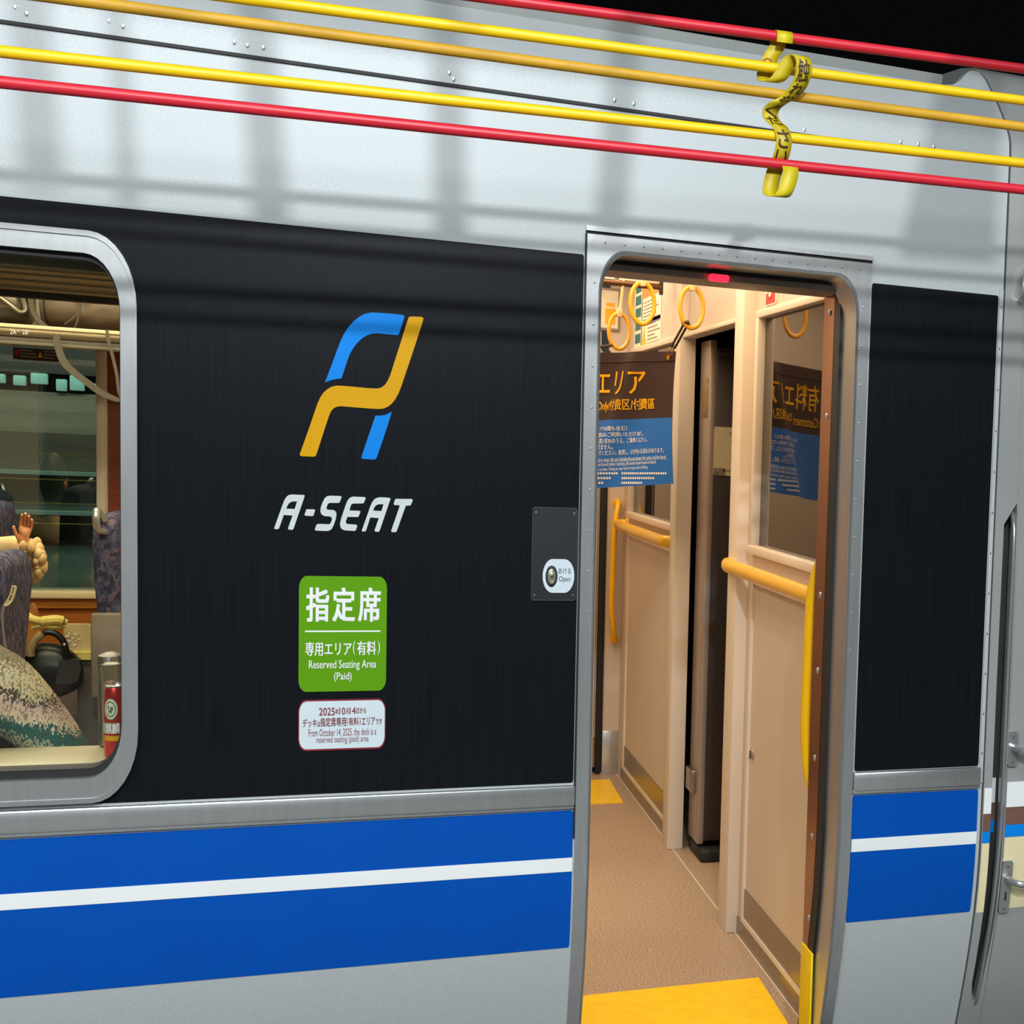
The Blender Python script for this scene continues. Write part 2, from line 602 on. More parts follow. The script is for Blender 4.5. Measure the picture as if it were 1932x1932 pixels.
# gutter strip and roof
mb = MB()
prfl = [(0.132, 2.4005), (0.129, 2.4245), (0.165, 2.4275), (0.45, 2.465), (0.9, 2.51), (2.05, 2.56), (3.2, 2.51), (3.7, 2.46), (4.05, 2.36), (4.05, 2.30), (3.0, 2.40), (0.25, 2.39)]
for xa, xb in ((XL, 1.216),):
    v = [mb.bm.verts.new((xa, y, z)) for y, z in prfl] + [mb.bm.verts.new((xb, y, z)) for y, z in prfl]
    k = len(prfl)
    for i in range(k): mb.bm.faces.new((v[i], v[(i + 1) % k], v[k + (i + 1) % k], v[k + i]))
    mb.bm.faces.new(v[:k][::-1])
    mb.bm.faces.new(v[k:])
finish('roof', mb, M['roof'], car, 20)
# welt of rubber above the windows
mb = MB().skinplate([[(XL, 2.2125), (1.10, 2.2125), (1.10, 2.2185), (XL, 2.2185)]], 0.005, 0.006)
finish('rubber_strip', mb, M['rubber'], car)
# black livery panels
mb = MB().skinplate([rrect(XL, 0.412, 0.818, 1.915, 0.004, 0.007, 3), rrect(WIN[0] - .002, WIN[1] + .002, WIN[2] - .002, WIN[3] + .002, 0.07, 0.125)], 0.002, 0.002)
finish('black_panel', mb, M['black'], car)
mb = MB().skinplate([rrect(1.024, 1.327, 0.815, 1.916, 0.004, 0.007, 3)], 0.002, 0.002)
finish('black_panel', mb, M['black'], car)
# belt rail under the black panels
for xa, xb in ((XL, 0.4155), (1.0205, 1.331)):
    mb = MB().box(xa, xb, -0.014, 0.001, 0.770, 0.8135, 0.004).box(xa, xb, -0.009, 0.001, 0.763, 0.771, 0.002)
    finish('belt_rail', mb, M['steel_b'], car)
# blue bands with the white line
for xa, xb in ((XL, 0.4135), (1.022, 1.330)):
    xc = xb - 0.010 if xb > 1 else xb
    c = rrect(xa, xb, 0.456, 0.7585, 0.004, 0.007, 3)
    mb = MB().skinplate([c], 0.0015, 0.0015)
    finish('blue_band', mb, M['blue'], car)
    mb = MB().skinplate([[(xa + .001, 0.627), (xb, 0.627), (xb, 0.657), (xa + .001, 0.657)]], 0.003, 0.0025)
    finish('white_stripe', mb, M['white'], car)

# window frame of the car side
mb = MB().skinplate([rrect(*WIN, 0.07, 0.125), rrect(WIN[0] + .022, WIN[1] - .022, 0.868, 1.828, 0.056, 0.1)], 0.012, 0.06)
fr = finish('window_frame', mb, M['steel_b'], car)
tag(fr, 'rounded brushed steel window frame')
mb = MB().skinplate([rrect(WIN[0] - .004, WIN[1] + .004, WIN[2] - .005, WIN[3] + .006, 0.074, 0.131), rrect(WIN[0] + .001, WIN[1] - .001, WIN[2] + .004, WIN[3] - .004, 0.07, 0.125)], 0.016, 0.012)
finish('frame_lip', mb, M['steel_b'], fr)
mb = MB().skinplate([rrect(WIN[0] + .02, WIN[1] - .020, 0.866, 1.830, 0.056, 0.1), rrect(WIN[0] + .025, WIN[1] - .025, 0.884, 1.817, 0.052, 0.09)], -0.006, 0.05)
finish('gasket', mb, M['rubber'], fr)
mb = MB().skinplate([rrect(WIN[0] + .024, WIN[1] - .024, 0.87, 1.826, 0.055, 0.098)], -0.036, 0.004)
tag(finish('window_pane', mb, M['glass'], car), 'clear pane looking into the lit cabin')

# door frame
mb = MB()
OL = rrect(OPEN[0], OPEN[1], -0.2, OPEN[3], 0.052, 0.088, 10)
OL = [p for p in OL if p[1] > 0.3]                      # straight sides run on down
OLo = OL + [(OPEN[0], -0.2), (OPEN[1], -0.2)]
mb.skinplate([[(DOOR[0], -0.2), (DOOR[1], -0.2), (DOOR[1], DOOR[3]), (DOOR[0], DOOR[3])], [(p[0] + (.006 if p[0] > .7 else -.006), p[1] + (0.008 if p[1] > 1.8 else (0.002 if p[1] < 0 else 0))) for p in OLo]], 0.008, 0.012)
path = [(OPEN[0], z) for z in (-0.2, 0.0, 0.1, 0.2, 0.3, 0.4, 0.5, 0.65, 1.2)] + OL[::-1] + [(OPEN[1], z) for z in (1.2, 0.65, 0.5, 0.4, 0.3, 0.2, 0.1, 0.0, -0.2)]
path = [p for i, p in enumerate(path) if i == 0 or (abs(p[0] - path[i - 1][0]) + abs(p[1] - path[i - 1][1])) > 1e-5]
rows = []
cx = (OPEN[0] + OPEN[1]) / 2
for x, z in path:
    ox = 1 if x > cx else -1
    inn = max(0.0, min(1.0, abs(x - cx) / (OPEN[1] - cx)))
    oz = 1 if z > 1.83 else 0
    y0 = prof(z)
    rows.append([(x + ox * .007 * (inn > .6), y0 - .008, z + oz * .009), (x + ox * .0045 * (inn > .6), y0 - .012, z + oz * .006), (x + ox * .001 * (inn > .6), y0 - .009, z + oz * .001),
                 (x, y0 - .002, z), (x + ox * .002, y0 + .05, z), (x + ox * .003, y0 + .115, z)])
vs = [[mb.bm.verts.new(p) for p in r] for r in rows]
for a, b in zip(vs, vs[1:]):
    for j in range(5): mb.bm.faces.new((a[j], b[j], b[j + 1], a[j + 1]))
df = finish('door_frame', mb, M['steel_b'], car, 50)
tag(df, 'bare steel door frame with rounded upper corners')
mb = MB().skinplate([[(DOOR[0] - .003, 1.963), (DOOR[1] + .002, 1.963), (DOOR[1] + .002, 1.973), (DOOR[0] - .003, 1.973)]], 0.016, 0.02)
finish('drip_rail', mb, M['steel_b'], df)
mb = MB().skinplate([[(DOOR[0] - .002, 1.958), (DOOR[1] + .001, 1.958), (DOOR[1] + .001, 1.963), (DOOR[0] - .002, 1.963)]], 0.0095, 0.01)
finish('shadow_gap', mb, M['rubber'], df)
mb = MB().skinplate([[(DOOR[0] - .0035, .70), (DOOR[0] - .0005, .70), (DOOR[0] - .0005, 1.958), (DOOR[0] - .0035, 1.958)]], 0.009, 0.01)
finish('frame_seal', mb, M['rubber'], df)
rv = MB().lathe((0, 0, 0), [(0.0001, -.0022), (.0022, -.0018), (.0035, 0)], 10, 'y', 0.6)
rivet = finish('rivet', rv, M['steel_b'], df)


def put_rivet(src, x, z, off=0.008):
    c = src.copy()
    COL.objects.link(c)
    c.parent = src.parent
    q, s = src.parent, Vector((0, 0, 0))
    while q:
        s += q.location
        q = q.parent
    c.location = Vector((x, prof(z) - off, z)) - s
    return c


src_first = True
spots_ = [(0.452 + i * 0.0385, 1.9425) for i in range(15)] + [(0.4325, 1.86 - i * 0.085) for i in range(9)] + [(1.003, 1.86 - i * 0.085) for i in range(10)]
for i, (x, z) in enumerate(spots_):
    if i == 0:
        q = Vector((x, prof(z) - .008, z)) - car.location - df.location
        rivet.data.transform(Matrix.Translation(car.location + df.location))
        rivet.location = q
    else:
        put_rivet(rivet, x, z)
# black gap above the opening
mb = MB().box(0.452, 0.984, 0.085, 0.10, 1.9125, 1.935)
finish('head_gap', mb, M['rubber'], df)
mb = MB().box(0.445, 0.984, 0.101, 0.235, 1.8985, 1.96, 0.003)
finish('header_rail', mb, M['jamb'], df)

# sliding door leaf in its pocket and the polished pillar beside it
mb = MB().plate([[(0.0, 0.0)]], lambda a, b, d: (a, b, d), 0) if False else MB()
for za, zb in zip([-0.2, 0.0, 0.1, 0.2, 0.3, 0.4, 0.5, 0.65], [0.0, 0.1, 0.2, 0.3, 0.4, 0.5, 0.65, 1.905]):
    ya, yb = prof(za), prof(zb)
    q = []
    for y, z in ((ya, za), (yb, zb)):
        q += [(0.9845, y + .105, z), (0.9845, y + .150, z), (1.05, y + .150, z), (1.05, y + .105, z)]
    mb.faces(q, [(0, 1, 5, 4), (1, 2, 6, 5), (2, 3, 7, 6), (3, 0, 4, 7)])
finish('door_seal', mb, M['rubber'], car)
mb = MB()
for za, zb in zip([-0.0, 0.1, 0.2, 0.3, 0.4, 0.5, 0.65], [0.1, 0.2, 0.3, 0.4, 0.5, 0.65, 1.905]):
    ya, yb = prof(za), prof(zb)
    q = []
    for y, z in ((ya, za), (yb, zb)):
        q += [(0.985, y + .155, z), (0.985, max(y + .155, .242), z), (1.03, max(y + .155, .242), z), (1.03, y + .155, z)]
    if ya + .155 < .241: mb.faces(q, [(0, 1, 5, 4), (1, 2, 6, 5), (2, 3, 7, 6), (3, 0, 4, 7)])
pil = finish('polished_pillar', mb, M['bronze'], car)
tag(pil, 'mirror polished steel strip inside the doorway, tinted brown for its reflections')
for z in (1.86, 1.62, 1.2, 1.02, .81, .62, .42):
    finish('bolt', MB().lathe((0.985, 0.19, z), [(.0001, -.004), (.006, -.003), (.008, 0)], 12, 'x'), M['steel_b'], pil)
mb = MB().box(0.981, 0.987, 0.15, 0.243, 0.02, 0.345, 0.002)
finish('yellow_edge_tape', mb, M['mat_y'], pil)
finish('sill_plate', MB().box(0.44, 1.0, 0.09, 0.30, -0.05, 0.003, 0.002), M['steel_dk'], car)

# rivets and seam on the car end
strip = MB().skinplate([[(1.3295, .775), (1.3385, .775), (1.3385, 1.93), (1.3295, 1.93)]], 0.004, 0.006)
es = finish('end_flange', strip, M['steel'], car)
rv = finish('rivet', MB().lathe((0, 0, 0), [(.0001, -.002), (.002, -.0016), (.003, 0)], 8, 'y', .6), M['steel_dk'], es)
rv.data.transform(Matrix.Translation(car.location))
for i in range(12):
    z = 1.89 - i * 0.095
    if i == 0: rv.location = Vector((1.334, prof(z) - .004, z)) - car.location
    else: put_rivet(rv, 1.334, z, 0.004)
# weld dimples along the upper sheet
wd = finish('weld_dimple', MB().lathe((0, 0, 0), [(.0001, -.0009), (.003, -.0007), (.0055, 0)], 10, 'y', .55), M['steel_b'], car)
wd.data.transform(Matrix.Translation(car.location))
dim = [(28, 14), (50, 26), (205, 40), (232, 50), (442, 80), (467, 86), (497, 90), (848, 138), (856, 150), (1160, 189), (1196, 196), (1518, 245), (1733, 272), (1762, 277), (1700, 268)]
for i, p in enumerate(dim):
    s = side(*p)
    if i == 0: wd.location = s - car.location
    else:
        c = wd.copy()
        COL.objects.link(c)
        c.parent = car
        c.location = s - car.location

# ---- cab front module
mb = MB()
slot = [(1.397, 1.440), (1.366, 1.388), (1.365, 1.0), (1.365, .55), (1.364, .26), (1.372, .205), (1.388, .21), (1.397, .4), (1.3985, .65), (1.399, 1.0), (1.3985, 1.41)]
cabo = [(XS + .003, -0.25), (1.402, -0.25), (1.402, 0.2), (1.400, 0.3), (1.402, 1.45), (1.397, 1.46), (1.390, 1.95), (1.390, 2.05), (2.3, 2.05), (2.3, 2.49), (1.36, 2.475), (XS + .003, 2.470)]
mb.skinplate([cabo, slot], 0.001, 0.04)
cabp = finish('cab_shell', mb, M['cab'], car)
tag(cabp, 'smooth grey painted cab front section')
mb = MB().skinplate([[(1.36, 0.15), (1.42, 0.15), (1.42, 1.6), (1.36, 1.6)]], -0.06, 0.01)
rcb = finish('recess_back', mb, M['steel_dk'], car)
mb = MB().skinplate([[(1.336, -.25), (XS + .005, -.25), (XS + .005, 2.466), (1.336, 2.466)]], -0.014, 0.01)
finish('body_seam', mb, M['rubber'], car)
mb = MB()
ry = [(0.222, 2.470), (0.27, 2.489), (0.36, 2.507), (0.6, 2.53), (1.2, 2.58), (2.0, 2.60), (3.4, 2.55), (3.4, 2.43), (0.35, 2.43)]
k = len(ry)
v = [mb.bm.verts.new((1.345, y, z)) for y, z in ry] + [mb.bm.verts.new((2.3, y, z)) for y, z in ry]
for i in range(k): mb.bm.faces.new((v[i], v[(i + 1) % k], v[k + (i + 1) % k], v[k + i]))
mb.bm.faces.new(v[:k][::-1]); mb.bm.faces.new(v[k:])
finish('cab_roof', mb, M['cab'], car, 25)
mb = MB().skinplate([[(1.404, -0.25), (2.3, -0.25), (2.3, 2.045), (1.392, 2.045), (1.392, 1.95), (1.399, 1.462), (1.404, 1.45)]], -0.004, 0.035)
crew = finish('crew_door', mb, M['cab'], car)
for nm, za, zb, mt in (('white_band', 0.710, 0.771, 'white'), ('brown_band', 0.667, 0.709, 'plum'), ('blue_band', 0.637, 0.6665, 'sky'), ('beige_band', 0.455, 0.636, 'sill')):
    finish(nm, MB().skinplate([[(1.4055, za), (2.29, za), (2.29, zb), (1.4055, zb)]], -0.002, 0.002), M[mt] if nm != 'brown_band' else mat('brown_film', (116, 84, 70), .45), crew)
for nm, za, zb, mt in (('white_band', 0.698, 0.760, 'white'), ('brown_band', 0.655, 0.697, 'brown_film'), ('blue_band', 0.627, 0.6545, 'sky'), ('beige_band', 0.452, 0.626, 'sill')):
    finish(nm, MB().skinplate([[(1.3455, za), (1.3642, za), (1.3642, zb), (1.3455, zb)]], 0.003, 0.002), M.get(mt) or bpy.data.materials['brown_film'], cabp)
for nm, za, zb, mt in (('white_band', 0.710, 0.771, 'white'), ('brown_band', 0.667, 0.709, 'brown_film'), ('blue_band', 0.637, 0.6665, 'sky')):
    finish(nm, MB().skinplate([[(1.362, za), (1.398, za), (1.398, zb), (1.362, zb)]], -0.057, 0.002), M.get(mt) or bpy.data.materials['brown_film'], rcb)
gp = crv([(1.397, .05, 1.435), (1.395, .02, 1.405), (1.3925, .0, 1.33), (1.3915, -.001, 1.0), (1.3925, -.001, .75), (1.3915, .006, .6), (1.389, .02, .47), (1.387, .045, .36), (1.384, .088, .21), (1.382, .12, .19)], 6)
mb = MB().tube(gp, 0.0068, 12, 0.7)
tag(finish('grab_rail', mb, M['steel_b'], car), 'long vertical steel grab rail in the slot')
# crew door handles
for (a, b), lever_z, nm in ((((1900, 1380), (1917, 1445)), 1409, 'upper'), (((1890, 1625), (1907, 1725)), 1657, 'lower')):
    p, q = spot(*a, 1, 0), spot(*b, 1, 0)
    mb = MB().plate([rrect(p.x + .003, q.x, q.z, p.z, .006, .01, 4)], lambda x, z, d: (x, prof(z) - .006 + d, z), 0.010)
    hp = finish('handle_plate', mb, M['steel_b'], crew)
    lz = spot(1908, lever_z, 1, 0).z
    lx = (p.x + q.x) / 2 + .002
    y = prof(lz)
    finish('handle_lever', MB().tube(crv([(lx, y - .004, lz), (lx, y - .02, lz), (lx + .008, y - .042, lz - .002), (lx + .03, y - .05, lz - .006), (lx + .11, y - .05, lz - .008)], 5), 0.0085, 10), M['steel_b'], hp)
    for zz in (p.z - .012, q.z + .012):
        finish('screw', MB().lathe((lx, prof(zz) - .006, zz), [(.0001, -.003), (.003, -.002), (.005, 0)], 8, 'y', .6), M['steel_dk'], hp)
    if nm == 'lower':
        finish('keyhole', MB().box(lx - .0015, lx + .0015, prof(.49) - .008, prof(.49), .480, .500), M['rubber'], hp)
hk = side(1922, 555)
mb = MB().tube(crv([(hk.x + .03, -.002, hk.z + .07), (hk.x + .015, -.022, hk.z + .06), (hk.x + .004, -.03, hk.z + .03), (hk.x, -.026, hk.z - .005), (hk.x + .004, .01, hk.z - .02)], 6), .007, 10)
finish('grab_hook', mb, M['steel_b'], car)

# ---- emblem and lettering on the black panel
LG = lambda x, y: (lambda p: (p.x, p.z))(side(480 + x / 4.026, 560 + y / 4.026))


def mark(name, loops, m, off=0.0035, smooth_n=0):
    mb = MB()
    for lp in loops:
        mb.skinplate([[LG(*p) for p in l] for l in lp], off, 0.0012)
    return finish(name, mb, m, car)


def rnd(pts, n=4, keep=()):
    """soften an outline by corner cutting"""
    out = pts
    for _ in range(n):
        o2 = []
        for i in range(len(out)):
            a, b = out[i], out[(i + 1) % len(out)]
            o2 += [(a[0] * .75 + b[0] * .25, a[1] * .75 + b[1] * .25), (a[0] * .25 + b[0] * .75, a[1] * .25 + b[1] * .75)]
        out = o2
    return out


blueT = [(535, 653), (600, 482), (628, 405), (655, 335), (682, 280), (715, 230), (755, 185), (800, 150), (845, 128), (885, 120), (930, 121), (1030, 128), (1122, 138), (1133, 141), (1138, 150), (1134, 170), (1110, 245), (1098, 280), (1092, 290), (1080, 292), (1000, 285), (950, 279), (905, 279), (865, 289), (832, 306), (800, 332), (770, 364), (745, 400), (725, 435), (708, 480), (690, 535), (664, 615), (656, 622), (625, 625), (590, 632), (560, 641)]
gold = [(345, 1195), (420, 985), (478, 815), (500, 765), (525, 728), (556, 700), (590, 682), (625, 675), (660, 676), (760, 684), (860, 694), (930, 697), (958, 692), (980, 679), (999, 659), (1015, 632), (1030, 600), (1060, 505), (1110, 350), (1168, 165), (1175, 154), (1188, 150), (1268, 153), (1280, 158), (1283, 168), (1270, 215), (1190, 460), (1112, 690), (1094, 735), (1070, 778), (1043, 812), (1012, 836), (980, 849), (945, 852), (880, 849), (740, 838), (660, 831), (630, 834), (605, 845), (585, 865), (570, 895), (540, 985), (472, 1195), (465, 1209), (452, 1214), (360, 1211), (348, 1206)]
blueB = [(918, 906), (926, 902), (955, 903), (985, 899), (1012, 889), (1042, 871), (1036, 900), (985, 1060), (930, 1218), (922, 1232), (908, 1236), (826, 1231), (814, 1225), (814, 1212), (850, 1105)]
mark('seat_emblem_arc', [[blueT], [blueB]], M['sky'])
mark('seat_emblem_stroke', [[gold]], M['gold'])
A1 = [(150, 1758), (217, 1572), (230, 1540), (245, 1518), (262, 1505), (285, 1501), (370, 1504), (381, 1507), (381, 1518), (298, 1760), (290, 1769), (262, 1768), (255, 1760), (290, 1661), (224, 1656), (188, 1757), (180, 1764), (155, 1763)]
A1h = [(243, 1609), (252, 1585), (264, 1567), (285, 1555), (325, 1553), (306, 1611)]
DS = [(395, 1613), (455, 1614), (462, 1620), (449, 1660), (442, 1665), (388, 1662), (381, 1656)]
S_ = [(459, 1766), (471, 1732), (482, 1724), (568, 1727), (580, 1717), (590, 1690), (586, 1674), (572, 1667), (532, 1665), (510, 1652), (501, 1630), (504, 1600), (520, 1556), (534, 1530), (552, 1514), (578, 1510), (655, 1513), (663, 1520), (649, 1558), (640, 1565), (570, 1565), (558, 1573), (547, 1603), (552, 1614), (565, 1617), (600, 1619), (618, 1630), (624, 1650), (619, 1685), (602, 1735), (588, 1762), (570, 1775), (548, 1778), (466, 1775)]
E_ = [(650, 1722), (660, 1680), (700, 1562), (712, 1540), (728, 1524), (750, 1517), (838, 1521), (846, 1529), (832, 1563), (824, 1569), (748, 1570), (735, 1578), (721, 1622), (798, 1625), (806, 1632), (793, 1666), (785, 1672), (706, 1671), (694, 1705), (697, 1719), (706, 1725), (774, 1730), (782, 1738), (770, 1773), (760, 1778), (686, 1773), (662, 1762), (653, 1746)]
A2 = [(815, 1777), (880, 1592), (895, 1558), (912, 1536), (935, 1525), (960, 1522), (1024, 1526), (1034, 1533), (951, 1776), (942, 1785), (918, 1782), (912, 1774), (945, 1681), (880, 1675), (848, 1774), (839, 1782), (820, 1782)]
A2h = [(901, 1623), (912, 1598), (926, 1582), (945, 1575), (981, 1575), (964, 1627)]
T_ = [(1057, 1574), (1068, 1538), (1078, 1534), (1194, 1535), (1203, 1543), (1189, 1579), (1180, 1585), (1150, 1586), (1080, 1781), (1070, 1787), (1044, 1786), (1038, 1778), (1105, 1584), (1064, 1581)]
mark('silver_lettering', [[A1, A1h], [DS], [S_], [E_], [A2, A2h], [T_]], M['silver_film'])

# ================================================================== SIGNS ON THE SIDE
CG = lambda x, y: (540 + x * .1967, 1060 + y * .1967)
sg = thing('reserved_seating_sign', (-0.025, -0.003, 1.02), 'green rounded sign with white lettering for a paid reserved seating area, on the black panel', 'sign')
mb = MB().skinplate([rrect(-.102, .0525, 1.0215, 1.2485, .0135, .024, 8)], 0.0045, 0.0025)
finish('board', mb, M['green'], sg)
mb = MB()


def sgtext(mb, s, l, t, r, b, bold=0.0, off=0.0052):
    return write(mb, s, rect_side(*CG(l, t), *CG(r, b), off), bold)


for s, l, r in (('指', 192, 412), ('定', 445, 660), ('席', 692, 905)): sgtext(mb, s, l, 242, r, 572, 0.03)
sgtext(mb, '専用エリア', 184, 765, 626, 897, 0.02)
for s, l, r in (('(', 642, 661), (')', 880, 898)): sgtext(mb, s, l, 755, r, 890, 0.01)
sgtext(mb, '有料', 680, 757, 862, 890, 0.02)
sgtext(mb, 'Reserved Seating Area', 219, 942, 862, 1037, 0.012)
sgtext(mb, '(Paid)', 460, 1056, 627, 1148, 0.012)
a, b = side(*CG(182, 657)), side(*CG(902, 669))
mb.skinplate([[(a.x, b.z), (b.x, b.z), (b.x, a.z), (a.x, a.z)]], 0.0052, 0.0006)
finish('lettering', mb, M['white'], sg)
ng = thing('deck_notice_sign', (-0.025, -0.003, 0.905), 'small pale notice with dark red border and lettering, right below the green sign', 'sign')
finish('border', MB().skinplate([rrect(-.102, .0525, .9045, 1.0055, .0135, .024, 8)], 0.0042, 0.0022), M['maroon'], ng)
finish('board', MB().skinplate([rrect(-.1003, .0508, .9080, 1.0025, .0125, .022, 8)], 0.0050, 0.0022), M['notice'], ng)
mb = MB()
for s, l, t, r, b, bo in (('2025', 315, 1397, 466, 1467, .012), ('年', 470, 1404, 501, 1458, .012), ('10', 509, 1393, 566, 1461, .012), ('月', 573, 1400, 597, 1455, .012), ('14', 608, 1390, 665, 1456, .012), ('日', 672, 1398, 698, 1450, .012), ('から', 705, 1393, 766, 1446, .012),
                          ('デッキ', 158, 1502, 292, 1580, .012), ('は', 298, 1524, 326, 1576, .012), ('指定席専用', 328, 1490, 574, 1570, .014), ('(', 583, 1486, 595, 1568, 0), ('有料', 600, 1488, 694, 1563, .014), (')', 701, 1484, 714, 1564, 0), ('エリア', 724, 1486, 850, 1560, .012), ('です', 858, 1500, 918, 1554, .012),
                          ('From October 14, 2025, the deck is a', 215, 1602, 862, 1664, .0), ('reserved seating (paid) area', 290, 1672, 788, 1736, .0)):
    sgtext(mb, s, l, t, r, b, bo, 0.0056)
finish('lettering', mb, M['maroon'], ng)

bp = thing('door_button_panel', (0.365, -0.003, 1.204), 'black screwed cover plate with a white oval door opening button, left of the doorway', 'door button')
mb = MB().skinplate([rrect(.3225, .4085, 1.2045, 1.3945, .004, .007, 4)], 0.0045, 0.003)
cvp = finish('cover_plate', mb, M['panel_blk'], bp)
mb = MB().skinplate([rrect(.3212, .4098, 1.2028, 1.3962, .005, .008, 4), rrect(.3228, .4082, 1.2052, 1.3938, .004, .007, 4)], 0.0058, 0.004)
finish('plate_edge', mb, mat('worn_edge', (60, 62, 66), .4, .3), cvp)
for p in ((1011, 967), (1083, 969), (1008, 1123), (1080, 1123)):
    s = side(*p)
    sc_ = finish('screw', MB().lathe((s.x, -.0045, s.z), [(.0001, -.0008), (.0012, -.0008), (.0013, -.002), (.003, -.0018), (.0036, 0)], 12, 'y', .65), M['steel_dk'], bp)
mb = MB().skinplate([rrect(.3432, .4052, 1.2195, 1.2895, .0195, .0345, 10)], 0.0062, 0.002)
bt = finish('button_plate', mb, M['notice'], bp)
mb = MB()
write(mb, 'あける', rect_side(*(980 + 540 / 7.43, 920 + 1125 / 7.43), *(980 + 716 / 7.43, 920 + 1205 / 7.43), .0068), 0.0)
write(mb, 'Open', rect_side(*(980 + 548 / 7.43, 920 + 1238 / 7.43), *(980 + 708 / 7.43, 920 + 1335 / 7.43), .0068), 0.0)
finish('lettering', mb, mat('dark_print', (50, 58, 60), .5), bt)
c = (0.3605, -0.0062, 1.2535)
finish('button_bezel', MB().lathe(c, [(.0001, -.001), (.021, -.001), (.0225, 0)], 28, 'y', .53), M['rubber'], bp)
finish('push_button', MB().lathe(c, [(.0001, -.0060), (.004, -.0060), (.0085, -.0052), (.010, -.0035), (.0105, -.0032), (.013, -.005), (.0155, -.004), (.0168, 0)], 28, 'y', .53), mat('button_metal', (205, 205, 185), .25, .8), bp)
finish('button_symbol', MB().lathe((c[0] - .0012, c[1] - .0061, c[2]), [(.0001, -.0004), (.0035, -.0003), (.0036, 0)], 10, 'y', .3).lathe((c[0] + .0014, c[1] - .0061, c[2]), [(.0001, -.0004), (.0035, -.0003), (.0036, 0)], 10, 'y', .3), M['rubber'], bp)

# ================================================================== INTERIOR SHELL
mb = MB().box(XL, 1.78, YIN - 0.06, YFAR + .05, -0.06, 0.0)
struct('floor', mb, M['floor'], 'speckled beige vinyl floor of the car')
mb = MB().box(XL, 1.8, 0.35, YFAR + .05, ZC, ZC + 0.02)
struct('ceiling', mb, M['cream'], 'pale ceiling of the car')
# near side lining, with openings
mb = MB().plate([[(XL, 0.0), (XE, 0.0), (XE, ZC), (XL, ZC)][::1], rrect(WIN[0] + .02, WIN[1] - .02, 0.862, 1.835, .056, .1), [(0.43, 0.004), (0.987, 0.004), (0.987, 1.92), (0.43, 1.92)]],
                lambda x, z, d: (x, YIN - d, z), 0.006)
struct('wall_front', mb, M['cream'], 'inner lining of the near car side')
# far side: lining with the window
FW = (-1.9, -0.935, 0.84, 1.80)
mb = MB().plate([[(XL, 0.0), (0.985, 0.0), (0.985, ZC), (XL, ZC)], [(FW[0], FW[2]), (FW[1], FW[2]), (FW[1], FW[3]), (FW[0], FW[3])]], lambda x, z, d: (x, YFAR + d, z), 0.03)
mb.box(1.022, XE + .04, YFAR, YFAR + .03, 0, ZC)
struct('wall_back', mb, M['cream'], 'inner lining of the far car side')
struct('wall_left', MB().box(0.0, 0.03, YIN + .01, 1.55, 0, ZC).box(0.0, 0.03, 2.45, YFAR, 0, ZC).box(0.0, 0.03, 1.55, 2.45, 1.95, ZC), M['cream'], 'partition between the cabin and the deck')
# cab partition (end wall)
ys = [(YIN, 0.34, 'n'), ]
NW = (0.40, 1.345, 1.238, 1.935)
FWn = (2.70, 3.72, 1.228, 1.935)
GO = (1.535, 2.505, 0.0, 1.943)
mb = MB().plate([[(YIN, 0.0), (GO[0], 0.0), (GO[0], GO[3]), (GO[1], GO[3]), (GO[1], 0.0), (YFAR, 0.0), (YFAR, ZC), (YIN, ZC)],
                 [(NW[0], NW[2]), (NW[1], NW[2]), (NW[1], NW[3]), (NW[0], NW[3])], [(FWn[0], FWn[2]), (FWn[1], FWn[2]), (FWn[1], FWn[3]), (FWn[0], FWn[3])]],
                lambda y, z, d: (XE + d, y, z), 0.03)
struct('wall_right', mb, M['cream'], 'beige end partition of the car with the gangway opening')
for i, W in enumerate((NW, FWn)):
    wn = struct('window_%d' % (i + 1), MB().box(XE + .012, XE + .018, W[0], W[1], W[2], W[3]), M['mirror'], ('dark reflecting partition window beside the doorway', 'dark partition window beyond the gangway opening')[i])
    mb = MB()
    t, d = 0.022, 0.012
    mb.box(XE - d, XE + .014, W[0] - .03, W[1] + .03, W[3] - .002, W[3] + t, .003)
    mb.box(XE - d - .006, XE + .014, W[0] - .03, W[1] + .03, W[2] - t, W[2] + .004, .003)
    mb.box(XE - d, XE + .014, W[1] - .004, W[1] + .03, W[2], W[3], .003)
    mb.box(XE - d, XE + .014, W[0] - .03, W[0] + .004, W[2], W[3], .003)
    finish('window_frame', mb, M['cream2'], wn)
